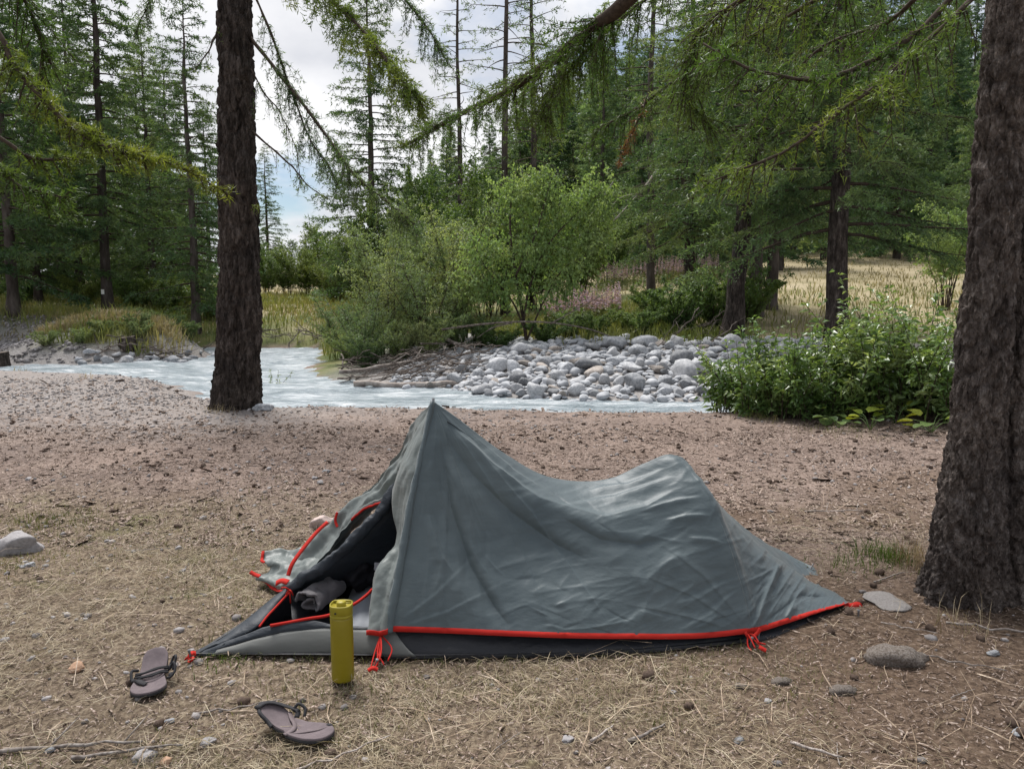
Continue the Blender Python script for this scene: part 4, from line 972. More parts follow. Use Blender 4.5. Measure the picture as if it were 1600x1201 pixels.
def sandal(pos, yaw, curl, label, style, twist=0.0, toecurl=0.0):
    rt = empty('sandal', pos, label, 'sandal', 'pair of sandals'); rt.rotation_euler = (twist, 0, yaw)
    o2 = catmull(np.concatenate([OUT, OUT[:1]]), 73)[:-1]
    bend = lambda x, y=0.0: curl * np.clip(-x - 0.01, 0, 1) ** 2 * 9 + toecurl * np.clip(x - 0.03, 0, 1) ** 2 * 9 + 5.5 * (np.abs(y) - 0.012).clip(0, 1) ** 2 * (0.35 + (x < 0)) if not np.isscalar(y) or True else 0
    def layer(z0, z1, sc, mat, nm, par):
        rings = [(1.0, z0), (1.0, z1), (0.97, z1 + 0.0015), (0.85, z1 + .0012), (0.7, z1 + 0.001), (0.5, z1), (0.35, z1), (0.18, z1), (0.02, z1)]
        V = np.array([[(x * k * sc, y * k * sc, z + float(bend(np.float64(x * k * sc), np.float64(y * k * sc)))) for x, y in o2] for k, z in rings]); n = len(o2)
        F = grid_faces(len(rings), n, True)
        bot = np.array([[(x * k * sc, y * k * sc, z0 + float(bend(np.float64(x * k * sc), np.float64(y * k * sc)))) for x, y in o2] for k in (1.0, 0.5, 0.02)]); F2 = grid_faces(3, n, True)[:, ::-1] + V.size // 3
        return link(nm, mesh_data(nm, np.concatenate([V.reshape(-1, 3), bot.reshape(-1, 3)]), np.concatenate([F, F2]), mat), par)
    layer(0.0, 0.007, 1.0, M_SOLEB, 'outsole', rt); layer(0.0073, 0.013, 0.985, M_SOLE, 'footbed', rt)
    def strap(pts, w, mat, nm='strap'):
        P = catmull(np.array([(x, y, z + float(bend(np.float64(x), np.float64(y * .9)))) for x, y, z in pts]), 24); T = unit(np.gradient(P, axis=0)); s_ = unit(np.cross(T, np.array([0.2, 0.1, 1.0])))
        o = link(nm, mesh_data(nm, np.stack([P - s_ * w / 2, P, P + s_ * w / 2]), grid_faces(3, 24), mat), rt); md = o.modifiers.new('t', 'SOLIDIFY'); md.thickness = 0.003
    def cordp(pts, r, mat, nm='cord'):
        P = catmull(np.array([(x, y, z + float(bend(np.float64(x), np.float64(y * .9)))) for x, y, z in pts]), 26); V, F = tube(P, r, 7); link(nm, mesh_data(nm, V, F, mat), rt)
    if style == 'a':
        for dx, dz in ((0.0, 0.0), (-0.012, 0.006), (0.013, 0.003), (-0.022, 0.002)):
            cordp([(-0.02 + dx, 0.052, 0.010), (-0.012 + dx, 0.030, 0.024 + dz), (0.0 + dx * 1.4, 0.004, 0.026 + dz), (0.004 + dx, -0.026, 0.024 + dz), (-0.006 + dx, -0.054, 0.012)], 0.0036, M_STRAP)
        strap([(0.005, -0.050, 0.012), (0.02, -0.040, 0.020), (0.035, -0.030, 0.020), (0.05, -0.010, 0.016)], 0.018, M_STRAP, 'strap')
        cordp([(-0.02, 0.054, 0.012), (-0.01, 0.072, 0.030), (0.012, 0.078, 0.026), (0.026, 0.066, 0.014), (0.020, 0.052, 0.010)], 0.0045, M_STRAP, 'heel_strap')
        cordp([(-0.03, 0.052, 0.012), (-0.045, 0.068, 0.030), (-0.02, 0.080, 0.036), (0.0, 0.068, 0.022)], 0.0045, M_STRAP, 'heel_strap')
        cordp([(-0.05, -0.050, 0.010), (-0.03, -0.066, 0.016), (0.0, -0.064, 0.012)], 0.005, M_STRAP, 'heel_strap')
        qs = ((0.010, 0.062, 0.014), (-0.025, 0.060, 0.018), (0.0, -0.058, 0.012))
    else:
        strap([(-0.060, 0.042, 0.014), (-0.035, 0.022, 0.018), (-0.005, 0.0, 0.018), (0.010, -0.028, 0.016), (0.004, -0.056, 0.010)], 0.013, M_STRAPG)
        cordp([(0.012, -0.050, 0.012), (0.045, -0.020, 0.0145), (0.075, 0.015, 0.0145), (0.085, 0.050, 0.012)], 0.0028, M_STRAPG, 'seam')
        strap([(-0.122, -0.028, 0.012), (-0.120, -0.006, 0.018), (-0.108, 0.022, 0.020), (-0.078, 0.042, 0.022), (-0.040, 0.054, 0.020), (-0.030, 0.040, 0.014)], 0.016, M_STRAP, 'heel_strap')
        cordp([(-0.118, -0.030, 0.010), (-0.100, -0.044, 0.014), (-0.070, -0.046, 0.014), (-0.050, -0.050, 0.008)], 0.006, M_STRAP, 'heel_strap')
        cordp([(-0.055, 0.050, 0.016), (-0.045, 0.064, 0.030), (-0.02, 0.066, 0.024), (-0.012, 0.054, 0.012)], 0.005, M_STRAP, 'heel_strap')
        qs = ((-0.122, -0.032, 0.012), (-0.045, 0.055, 0.018), (0.085, 0.052, 0.012))
    for q in qs:
        V, F = ICO2; link('buckle', mesh_data('buckle', V * np.array([.012, .008, .007]) + np.array(q) + np.array([0, 0, float(bend(np.float64(q[0]), np.float64(q[1] * .9)))]), F, M_STRAP), rt)
g1 = GZ(238, 1064, 0.004); sandal(g1, R(-74), 0.5, 'taupe sandal with a tangle of black straps, nearer the tent tip', 'a', R(4), 0.10)
g2 = GZ(462, 1142, 0.006); sandal(g2, R(-24), 0.4, 'taupe sandal with curled heel and taupe cross strap, nearest the camera', 'b', R(-6), 0.05)
# ================================================================== THE TWO NEAR LARCHES
# ---- left larch by the river
LB = PX(371, 640, 9.30); LB[2] = 0.0
larch_l = empty('larch_tree', LB, 'large straight larch trunk standing alone on the near river bank', 'tree')
pth = [LB + np.array([0, 0, -0.2]), LB + np.array([0, 0, .05]), PX(372, 560, 9.3), PX(373, 420, 9.3), PX(371, 250, 9.3), PX(368, 60, 9.3), PX(366, -160, 9.3), PX(364, -420, 9.3), PX(362, -700, 9.3)]
def lob_l(th, t_, z):
    fl = np.exp(-np.clip(z, 0, None) * 2.6)
    return 1 + fl * (0.10 * np.cos(3 * th + 0.6) + 0.07 * np.cos(5 * th + 2)) + 0.02 * np.cos(2 * th + z)
V, F = bark_trunk(pth, [0.33, 0.288, 0.252, 0.234, 0.214, 0.196, 0.18, 0.16, 0.12], 120, 430, 0.026, 0.085, 21, lob_l)
link('trunk', mesh_data('trunk', V - LB, F, M_BARK), larch_l)
def bough_part(tree, org, pts, r0, r1, seed, ntw, twl, step, nl, nw, per, hang=0.5, start=0.1, mat=None, sag=0.3, bare=False, label=None):
    wood, fV, fF = near_bough(pts, r0, r1, seed, ntw, twl, step, nl, nw, per, hang, start, sag=sag)
    br = wood.obj('bough', M_TWIG, tree, origin=org)
    if not bare:
        link('needles', mesh_data('needles', fV - org, fF, mat or M_LARCHN, False), br)
    return br
def bp(tree, org, px, *a, **k): return bough_part(tree, org, [PX(*p) for p in px], *a, **k)
Lk = dict(mat=M_LARCH)
bp(larch_l, LB, [(392, 60, 9.25), (430, 108, 9.0), (480, 168, 8.7), (530, 236, 8.4), (562, 278, 8.2), (615, 318, 8.0), (655, 352, 7.9)], 0.024, 0.006, 31, 120, 0.42, 0.030, 0.05, 0.010, 3, hang=0.9, start=0.15, **Lk)
bp(larch_l, LB, [(394, 205, 9.2), (445, 250, 9.0), (480, 290, 8.9), (515, 312, 8.8)], 0.014, 0.003, 32, 14, 0.25, 0.09, 0.04, 0.008, 2, hang=0.8)
bp(larch_l, LB, [(392, -20, 9.2), (425, 60, 9.0), (452, 140, 8.9), (480, 215, 8.8), (512, 262, 8.7), (530, 300, 8.7)], 0.016, 0.004, 33, 70, 0.34, 0.036, 0.05, 0.010, 3, hang=1.0, **Lk)
bp(larch_l, LB, [(392, 110, 9.2), (415, 150, 9.1), (440, 182, 9.0), (462, 232, 9.0), (470, 290, 9.0)], 0.010, 0.003, 34, 34, 0.3, 0.045, 0.05, 0.009, 2, hang=1.0, **Lk)
bp(larch_l, LB, [(392, -120, 9.2), (450, -60, 8.6), (520, 5, 8.0), (575, 62, 7.5), (622, 120, 7.2), (665, 172, 7.0)], 0.030, 0.008, 35, 150, 0.36, 0.024, 0.055, 0.011, 4, hang=0.5, start=0.2, mat=M_LARCHN)
bp(larch_l, LB, [(348, 30, 9.2), (328, 78, 9.1), (304, 112, 9.0)], 0.013, 0.004, 36, 9, 0.2, 0.09, 0.04, 0.008, 2, hang=0.4)
bp(larch_l, LB, [(392, -200, 9.2), (470, -120, 9.0), (560, -60, 8.8), (640, 10, 8.6), (700, 100, 8.5)], 0.025, 0.006, 37, 110, 0.5, 0.034, 0.055, 0.010, 3, hang=1.0, start=0.25, **Lk)
bp(larch_l, LB, [(345, -150, 9.2), (290, -70, 9.2), (240, -10, 9.2), (210, 60, 9.2)], 0.02, 0.005, 38, 60, 0.4, 0.036, 0.05, 0.010, 3, hang=1.0, start=0.25, **Lk)
bp(larch_l, LB, [(392, 330, 9.15), (402, 322, 8.95), (410, 330, 8.8)], 0.006, 0.002, 39, 5, 0.06, 0.03, 0.05, 0.008, 2)

# ---- right larch, two fused stems, close to the camera
RB = np.array([2.12, 3.28, 0.0])
larch_r = empty('larch_tree', RB, 'thick old twin-stemmed larch at the right edge beside the tent', 'tree')
def stem(name, pts, rad, seed, amp, cell, lob, nseg=170, nrow=430):
    V, F = bark_trunk(pts, rad, nseg, nrow, amp, cell, seed, lob, vstretch=2.6); return link(name, mesh_data(name, V - RB, F, M_BARKN), larch_r)
def lob_r(th, t_, z):
    fl = np.exp(-np.clip(z, 0, None) * 3.2)
    return 1 + fl * (0.16 * np.cos(2 * th + 0.4) + 0.12 * np.cos(5 * th + 1.3) + 0.06 * np.cos(9 * th)) + 0.03 * np.cos(3 * th + 1.5 * z) + 0.02 * np.cos(5 * th - 2.3 * z)
stem('trunk', [(1.985, 3.22, -0.25), (1.975, 3.21, 0.0), (1.950, 3.18, 0.15), (1.925, 3.15, 0.40), (1.922, 3.14, 0.8), (1.932, 3.14, 1.3), (1.942, 3.14, 1.8), (1.962, 3.14, 2.5), (2.0, 3.17, 4.0), (2.05, 3.2, 7.0)],
     [0.215, 0.188, 0.155, 0.128, 0.104, 0.094, 0.090, 0.088, 0.08, 0.07], 51, 0.011, 0.046, lob_r)
stem('trunk', [(2.30, 3.30, -0.25), (2.29, 3.29, 0.0), (2.26, 3.30, 0.2), (2.215, 3.29, 0.5), (2.190, 3.28, 0.9), (2.190, 3.28, 1.4), (2.200, 3.28, 1.9), (2.225, 3.28, 2.6), (2.3, 3.28, 4.0), (2.4, 3.35, 7.5)],
     [0.40, 0.36, 0.29, 0.235, 0.208, 0.198, 0.195, 0.19, 0.17, 0.12], 57, 0.014, 0.055, lob_r)
rk = dict(mat=M_LARCHN)
bough_part(larch_r, RB, [(2.0, 3.25, 4.3), (1.55, 3.8, 3.75), PX(985, -4, 4.7), PX(925, 44, 4.9), PX(860, 100, 5.2), PX(785, 150, 5.6), PX(700, 190, 6.0), PX(640, 225, 6.3)], 0.060, 0.010, 61, 190, 0.42, 0.022, 0.034, 0.007, 4, hang=0.55, start=0.32, **rk)
bough_part(larch_r, RB, [(1.95, 3.2, 2.72), PX(1440, 40, 3.15), PX(1380, 90, 3.1), PX(1290, 130, 3.05), PX(1180, 120, 3.1), PX(1100, 80, 3.2)], 0.014, 0.004, 62, 70, 0.24, 0.020, 0.030, 0.0045, 5, hang=0.5, **rk)
bough_part(larch_r, RB, [(1.95, 3.15, 2.62), PX(1450, 60, 2.9), PX(1370, 130, 2.85), PX(1280, 200, 2.8), PX(1190, 260, 2.8), PX(1090, 305, 2.8)], 0.011, 0.003, 63, 70, 0.22, 0.018, 0.028, 0.0042, 5, hang=0.45, **rk)
bough_part(larch_r, RB, [(1.95, 3.3, 3.4), PX(1300, -80, 3.6), PX(1180, -10, 3.8), PX(1090, 60, 4.0), PX(1070, 150, 4.1), PX(1110, 215, 4.2)], 0.018, 0.005, 64, 110, 0.34, 0.022, 0.03, 0.005, 4, hang=0.62, start=0.2, **rk)
bough_part(larch_r, RB, [(1.95, 3.3, 3.7), PX(1240, -100, 4.2), PX(1080, -40, 4.7), PX(960, 40, 5.0), PX(880, 130, 5.2), PX(850, 190, 5.3)], 0.018, 0.005, 65, 120, 0.4, 0.024, 0.034, 0.006, 4, hang=0.62, start=0.25, **rk)
bough_part(larch_r, RB, [(1.98, 3.4, 3.2), PX(1360, -60, 4.0), PX(1230, 20, 4.6), PX(1100, 90, 5.0), PX(1000, 160, 5.3), PX(930, 200, 5.5)], 0.016, 0.005, 66, 110, 0.4, 0.024, 0.034, 0.006, 4, hang=0.62, start=0.2, **rk)
bough_part(larch_r, RB, [(1.98, 3.4, 2.9), PX(1400, 20, 4.2), PX(1280, 70, 5.0), PX(1200, 150, 5.6), PX(1140, 230, 6.0)], 0.015, 0.004, 67, 80, 0.42, 0.026, 0.036, 0.006, 4, hang=0.62, start=0.2, **rk)
dn_ = bough_part(larch_r, RB, [PX(1010, 150, 5.28), PX(995, 185, 5.2), PX(975, 225, 5.2), PX(962, 258, 5.2)], 0.005, 0.002, 68, 14, 0.09, 0.018, 0.030, 0.006, 4, hang=0.7, start=0.0, mat=M_RUST); dn_['label'] = 'rust-brown dead twig hanging down'
# ---- larch just outside the left edge, its lower boughs reach into view
EB = np.array([-3.5, 2.9, 0.0])
larch_e = empty('larch_tree', EB, 'larch beyond the left edge, yellow-green boughs hanging into view', 'tree')
V, F = bark_trunk([EB + np.array([0, 0, z]) for z in (-0.3, 0.1, 0.6, 1.5, 3, 5, 8)], [0.34, 0.29, 0.24, 0.22, 0.2, 0.18, 0.12], 70, 160, 0.02, 0.08, 71); link('trunk', mesh_data('trunk', V - EB, F, M_BARK), larch_e)
M_YN = leafmat('yellow_green_needles', [(0.080, 0.130, 0.024), (0.130, 0.175, 0.032), (0.21, 0.22, 0.045)], 2.0, 0.4)
bough_part(larch_e, EB, [(-3.45, 2.9, 3.0), (-2.5, 2.75, 2.75), PX(-40, 10, 2.65), PX(25, 105, 2.6), PX(90, 178, 2.55), PX(150, 222, 2.5), PX(205, 240, 2.5), PX(265, 252, 2.55)], 0.013, 0.003, 72, 95, 0.085, 0.013, 0.026, 0.0034, 5, hang=0.12, start=0.35, mat=M_YN)
bough_part(larch_e, EB, [(-3.45, 2.9, 2.5), (-2.4, 2.7, 2.2), PX(-30, 190, 2.7), PX(60, 240, 2.75), PX(150, 232, 2.8), PX(240, 240, 2.9), PX(345, 300, 3.0)], 0.008, 0.002, 73, 55, 0.085, 0.012, 0.026, 0.0036, 6, hang=0.15, start=0.4, mat=M_YN)
bough_part(larch_e, EB, [(-3.45, 2.9, 2.2), (-2.5, 2.9, 2.0), PX(-30, 262, 3.2), PX(40, 298, 3.2), PX(90, 312, 3.2)], 0.010, 0.003, 74, 40, 0.16, 0.014, 0.03, 0.004, 5, hang=0.4, start=0.4, mat=M_LARCHN)
bough_part(larch_e, EB, [(-3.45, 2.95, 3.4), (-2.8, 3.2, 3.2), PX(-30, -90, 3.6), PX(40, 0, 3.8), PX(70, 90, 3.9), PX(60, 170, 4.0)], 0.014, 0.004, 75, 70, 0.3, 0.02, 0.034, 0.006, 4, hang=0.8, start=0.35, mat=M_LARCHN)

# ================================================================== TREES ACROSS THE RIVER
PROTO = {}
def make_proto(key, mat, bark, **kw):
    tr, wd, fV, fF = conifer(**kw)
    PROTO[key] = (tr.data('trunk', bark), wd.data('branches', M_TWIG), mesh_data('needles', fV, fF, mat, False), kw['H'])
make_proto('a', M_LARCH, M_BARKF, seed=1, H=15, L0=3.4, nb=150, base=0.09, tw=14, step=0.085, nl=0.15, nw=0.048, per=3)
make_proto('b', M_LARCH, M_BARKF, seed=2, H=17, L0=3.2, nb=150, base=0.16, tw=14, step=0.085, nl=0.15, nw=0.048, per=3, droop=0.45)
make_proto('slim', M_LARCH, M_BARKF, seed=3, H=13, L0=2.4, nb=120, base=0.08, tw=13, step=0.085, nl=0.13, nw=0.040, per=3, droop=0.3, r0=0.17)
make_proto('bare', M_LARCH, M_BARKF, seed=4, H=20, L0=2.4, nb=90, base=0.18, tw=9, step=0.10, nl=0.13, nw=0.040, droop=0.45, fill=0.8, dead=0.55, r0=0.17)
make_proto('dark', M_LARCHD, M_BARKF, seed=5, H=16, L0=3.1, nb=140, base=0.05, tw=11, step=0.13, nl=0.26, nw=0.10, per=3, droop=0.45)
make_proto('dark2', M_LARCHD, M_BARKF, seed=6, H=18, L0=2.9, nb=150, base=0.05, tw=11, step=0.13, nl=0.26, nw=0.10, per=3, droop=0.35, power=0.85)
make_proto('mid', M_LARCH, M_BARK, seed=7, H=14, L0=3.6, nb=115, base=0.23, tw=17, step=0.06, nl=0.095, nw=0.028, per=3, droop=0.4, r0=0.24, twl=0.65)
make_proto('mid2', M_LARCH, M_BARK, seed=8, H=16, L0=3.4, nb=130, base=0.155, tw=17, step=0.065, nl=0.10, nw=0.030, per=3, droop=0.42, r0=0.22, twl=0.65)
def plant_tree(key, X, Y, scale, rz, label, group=None, name='larch_tree', lean=(0, 0), dz=0.0, sz=1.0):
    tr, wd, fo, H = PROTO[key]; p = onground(X, Y); p[2] += dz
    e = empty(name, p, label, 'tree', group); e.scale = (scale, scale, scale * sz); e.rotation_euler = (lean[0], lean[1], rz)
    link('trunk', tr, e); c = link('branches', wd, e); link('needles', fo, e)
    return e
T = [  # proto, photo column, depth, scale, yaw, label
 ('a', 22, 26, 0.95, 0.3, 'dark-trunked larch at the far left edge across the river'),
 ('b', 168, 28, 0.95, 1.7, 'larch with a white painted trail mark on its trunk'),
 ('slim', 306, 27, 0.92, 2.9, 'slim larch with sky around its top, left of the near trunk'),
 ('a', 97, 39, 0.85, 4.0, 'thinner larch between the far-left larch and the marked larch'),
 ('mid2', 1308, 15.2, 0.95, 0.5, 'stout larch behind the leafy shrub, right of the boulder bank'),
 ('mid', 1142, 17.5, 0.90, 2.4, 'dark leaning larch at the right end of the boulder bank'),
 ('b', 1180, 22, 0.95, 3.3, 'left of two close-set larch trunks behind the leaning larch'),
 ('b', 1204, 23.5, 0.9, 5.1, 'right of two close-set larch trunks behind the leaning larch'),
 ('mid2', 1076, 25, 0.85, 1.2, 'larch in front of the far pink flower strip, next to the leaning larch'),
 ('bare', 1016, 28, 0.9, 0.4, 'ragged larch with a sloping dead limb beside the birch'),
 ('bare', 790, 33, 1.05, 2.2, 'tall bare pole-like larch rising above the birch'),
 ('bare', 828, 35, 1.05, 4.4, 'tall bare larch pole just right of the other pole'),
 ('bare', 718, 36, 0.95, 5.0, 'thin larch top against the sky left of the bare poles'),
 ('slim', 584, 31, 1.05, 0.9, 'larch with hanging sparse branches in the gap of sky'),
 ('slim', 421, 75, 0.95, 2.0, 'small distant conifer against the sky right of the near trunk'),
]
tagged = None
for k, u, Y, s, rz, lab in T:
    lean = (0, -0.07) if 'leaning' in lab and k == 'mid' else (0, 0)
    e = plant_tree(k, XU(u, Y), Y, s, rz, lab, 'larches across the river', lean=lean)
    if 'painted' in lab: tagged = e
# the painted trail mark: a flat white rectangle on the bark
mz = PX(172, 456, 28)[2]
V = np.array([[-.06, 0, -.09], [.06, 0, -.09], [.06, 0, .09], [-.06, 0, .09]]); V = np.concatenate([V, V + [0, .01, 0]])
mk = link('painted_mark', mesh_data('painted_mark', V, np.array([[0, 1, 2, 3], [7, 6, 5, 4], [0, 4, 5, 1], [1, 5, 6, 2], [2, 6, 7, 3], [3, 7, 4, 0]]), simple('white_paint', [(0.7, 0.7, 0.68), (0.8, 0.8, 0.78)], 10, 0.7, 0), False), tagged)
q = Matrix.Rotation(-tagged.rotation_euler[2], 4, 'Z'); sc_ = tagged.scale[0]
lp = q @ Vector((0.01, -0.235, (mz - tagged.location[2]))) / sc_
mk.location = lp; mk.rotation_euler = (0, 0, -tagged.rotation_euler[2])
# sloping dead limb
dl = MB(); v, f = tube(catmull(np.array([PX(1030, 262, 27), PX(1010, 290, 26.4), PX(985, 318, 26), PX(958, 346, 25.6)]), 12), np.linspace(0.07, 0.02, 12), 6); dl.add(v, f)
v, f = tube(catmull(np.array([PX(1000, 302, 26.2), PX(972, 308, 25.8), PX(955, 322, 25.6)]), 8), np.linspace(0.03, 0.01, 8), 5); dl.add(v, f)
o = dl.obj('dead_limb', M_DEAD, None, origin=PX(1030, 262, 27)); o.location = tuple(PX(1030, 262, 27)); tag(o, 'grey dead limb sloping down behind the birch crown', 'branch')
# trees further back, left bank
rl = np.random.default_rng(55)
WOOD = [(-60, 30, 'b', .95), (62, 33, 'a', .9), (128, 35, 'b', .9), (242, 34, 'a', .8), (275, 38, 'b', .75), (60, 46, 'b', .95), (130, 44, 'a', .9), (205, 47, 'a', .85), (232, 41, 'b', .8), (262, 50, 'a', .85), (330, 44, 'a', .75), (10, 52, 'b', 1), (-30, 40, 'a', 1), (180, 60, 'dark', .9), (90, 62, 'dark2', .95), (250, 66, 'dark', .8), (300, 62, 'dark', .7), (20, 66, 'dark2', 1.0), (-120, 36, 'a', 1.0)]
WOOD.sort()
ORD = ['first', 'second', 'third', 'fourth', 'fifth', 'sixth', 'seventh', 'eighth', 'ninth', 'tenth', 'eleventh', 'twelfth', 'thirteenth', 'fourteenth', 'fifteenth', 'sixteenth', 'seventeenth', 'eighteenth', 'nineteenth', 'twentieth']
for i, (u, Y, k, s) in enumerate(WOOD):
    plant_tree(k, XU(u, Y), Y, s * rl.uniform(.92, 1.06), rl.uniform(0, 6), 'slender larch of the wood on the left bank, ' + ORD[i] + ' from the left', 'larches of the left wood')
# wooded slope on the right
rr2 = np.random.default_rng(56); kk = ['dark', 'dark2', 'dark', 'a', 'dark2']
spots = []
for Y in (40, 47, 55, 63, 72, 82, 94, 108, 125):
    x0 = XU(1030 if Y < 50 else 900 if Y < 60 else 690 if Y < 75 else 630, Y); x1 = XU(1640, Y); st = 4.2 if Y < 80 else 5.0
    x = x0 + rr2.uniform(0, 2)
    while x < x1:
        spots.append((x + rr2.normal(0, .8), Y + rr2.normal(0, 1.5))); x += st * rr2.uniform(0.8, 1.4)
for i, (x, Y) in enumerate(spots):
    u = 800 + x / Y * 1200
    if Y < 50 and (1240 < u < 1500) and Y < 44: continue
    s = rr2.uniform(.85, 1.12) * (0.9 if u >= 900 else 0.62 + 0.28 * max(0, (u - 640)) / 260)
    plant_tree(kk[i % 5], x, Y, s, rr2.uniform(0, 6), 'dark conifer in the wood on the right-hand slope', 'conifers on the right-hand slope', 'conifer_tree')

xs = []
for Y, u0, u1 in ((62, 640, 930), (70, 650, 960), (79, 630, 980), (90, 660, 1000)):
    x = XU(u0, Y)
    while x < XU(u1, Y):
        xs.append((x, Y + rr2.normal(0, 1.5))); x += rr2.uniform(1.8, 3.2)
for i, (x, Y) in enumerate(xs):
    u = 800 + x / Y * 1200; s = (0.42 + 0.40 * max(0, (u - 640)) / 320) * rr2.uniform(.85, 1.15)
    e = plant_tree(('dark', 'dark2', 'a')[i % 3], x, Y, s, rr2.uniform(0, 6), 'rounded green conifer at the foot of the wooded slope behind the birch', 'conifers at the foot of the slope', 'conifer_tree'); e.scale = (s * 1.5, s * 1.5, s)
# ---- broadleaf: willows, birch, bushes
BPROTO = {}
def make_b(key, mat, **kw):
    w, V, F = deciduous(**kw); BPROTO[key] = (w.data('stems', M_TWIG), mesh_data('leaves', V, F, mat, False))
make_b('willow', M_WILLOW, seed=21, H=3.6, Rr=1.6, nst=13, ntw=60, leafn=13, ll=0.085, lw=0.028)
make_b('willow2', M_WILLOW, seed=22, H=3.2, Rr=1.9, nst=14, ntw=55, leafn=13, ll=0.085, lw=0.028, low=0.05)
make_b('birchy', M_BIRCHL, seed=23, H=3.8, Rr=1.5, nst=12, ntw=70, leafn=13, ll=0.075, lw=0.050, pend=0.3, low=0.3)
make_b('scrub', M_WILLOW, seed=29, H=1.5, Rr=1.3, nst=16, ntw=46, leafn=12, ll=0.08, lw=0.028, low=0.02)
make_b('bush', M_BUSH, seed=24, H=1.6, Rr=1.3, nst=16, ntw=42, leafn=14, ll=0.075, lw=0.042, low=0.05)
make_b('wild', M_BUSH, seed=25, H=5.5, Rr=2.4, nst=15, ntw=80, leafn=14, ll=0.12, lw=0.065, low=0.1)
def plant_bush(key, u, Y, s, rz, label, cat='shrub', group=None, name='willow_shrub', sz=1.0):
    p = onground(XU(u, Y), Y); e = empty(name, p, label, cat, group); e.scale = (s, s, s * sz); e.rotation_euler = (0, 0, rz)
    link('stems', BPROTO[key][0], e); link('leaves', BPROTO[key][1], e); return e
gw = 'willows at the tip of the boulder bank'
for key, u, Y, s, rz, lab, sz in [
 ('willow2', 572, 17.2, 0.62, 0.2, 'low yellowish willow overhanging the water at the bank tip', 0.9),
 ('willow', 608, 18.6, 0.92, 1.2, 'tall pale willow behind the driftwood pile', 1.0),
 ('willow2', 672, 17.6, 0.80, 2.4, 'grey-green willow above the driftwood, left of the birch', 0.95),
 ('willow', 640, 20.8, 1.12, 3.1, 'taller willow at the back of the willow clump', 1.0),
 ('willow', 716, 19.5, 1.02, 4.2, 'willow standing close behind the birch stem', 1.0),
 ('willow2', 540, 20.0, 0.60, 5.2, 'small willow nearest the far grassy bank', 0.9)]:
    plant_bush(key, u, Y, s, rz, lab, group=gw, sz=sz)
for i, (u, Y, s, lab) in enumerate([(575, 16.2, .55, 'low scrubby willow drooping to the water at the bank tip'), (625, 16.9, .6, 'low scrubby willow behind the left of the driftwood'), (668, 16.7, .55, 'low scrubby willow behind the middle of the driftwood'), (712, 17.2, .6, 'low scrubby willow at the right of the driftwood'), (548, 18.2, .55, 'low scrubby willow on the upstream side of the bank tip'), (750, 17.6, .5, 'low scrubby willow left of the birch foot')]):
    plant_bush('scrub', u, Y, s, i * 1.7, lab, group=gw, sz=1.1)
# birch with its own leaning trunk
b0 = onground(XU(822, 17.3), 17.3); birch = empty('birch_tree', b0, 'light green birch rising from the boulder bank', 'tree')
trk = MB()
for pts, r0 in (([(824, 545), (818, 500), (806, 430), (797, 360), (800, 300), (806, 268)], 0.045), ([(818, 500), (830, 440), (858, 380), (905, 330), (940, 300)], 0.03), ([(822, 520), (800, 470), (760, 420), (735, 370)], 0.026), ([(824, 530), (850, 470), (880, 420), (915, 400)], 0.024), ([(806, 430), (835, 370), (850, 320), (860, 285)], 0.024)):
    P = catmull(np.array([PX(u, v, 17.3 + 0.1 * i) for i, (u, v) in enumerate(pts)]), 16); v_, f_ = tube(P, np.linspace(r0, 0.008, 16), 7); trk.add(v_, f_)
trk.obj('trunk', M_TWIG, birch, origin=b0)
rb = np.random.default_rng(61); S, D, L = [], [], []
for (u, v, Y, rad, n) in [(806, 300, 17.8, .55, 190), (850, 320, 17.8, .6, 210), (905, 330, 17.9, .55, 190), (935, 300, 18, .45, 120), (760, 390, 17.6, .55, 170), (830, 390, 17.5, .6, 200), (890, 400, 17.6, .6, 190), (740, 440, 17.4, .5, 140), (800, 450, 17.4, .5, 130), (870, 450, 17.4, .45, 120), (925, 370, 17.8, .45, 120), (845, 282, 18, .4, 100)]:
    c = PX(u, v, Y); p = c + rb.normal(0, rad * .48, (n, 3)); a = rb.uniform(0, 6.28, n)
    S.append(p); D.append(unit(np.stack([np.cos(a), np.sin(a), rb.uniform(-.6, .5, n)], 1))); L.append(rb.uniform(.15, .4, n))
S, D, L = np.concatenate(S), np.concatenate(D), np.concatenate(L); bw = MB(); twig_wood(bw, S, D, L, 0.004, 0.4); bw.obj('branches', M_TWIG, birch, origin=b0)
idx = np.repeat(np.arange(len(S)), 7); s_ = rb.uniform(0, 1.05, len(idx)); P = S[idx] + D[idx] * (L[idx] * s_)[:, None]; P[:, 2] -= .4 * L[idx] * s_ ** 2; P += rb.normal(0, .03, P.shape)
V, F = leaves_at(P, unit(.3 * D[idx] + rb.normal(size=P.shape) * .6 - np.array([0, 0, .5])), .075 * rb.uniform(.6, 1.3, len(P)), .05 * rb.uniform(.7, 1.3, len(P)), rb)
link('leaves', mesh_data('leaves', V - b0, F, M_BIRCHL, False), birch)
lw_ = MB(); v_, f_ = tube(catmull(np.array([PX(905, 372, 18.6), PX(925, 335, 18.5), PX(945, 305, 18.4), PX(958, 284, 18.3)]), 10), np.linspace(.03, .018, 10), 6); lw_.add(v_, f_); lw_.obj('pale_stem', M_BIRCH, birch, origin=b0)
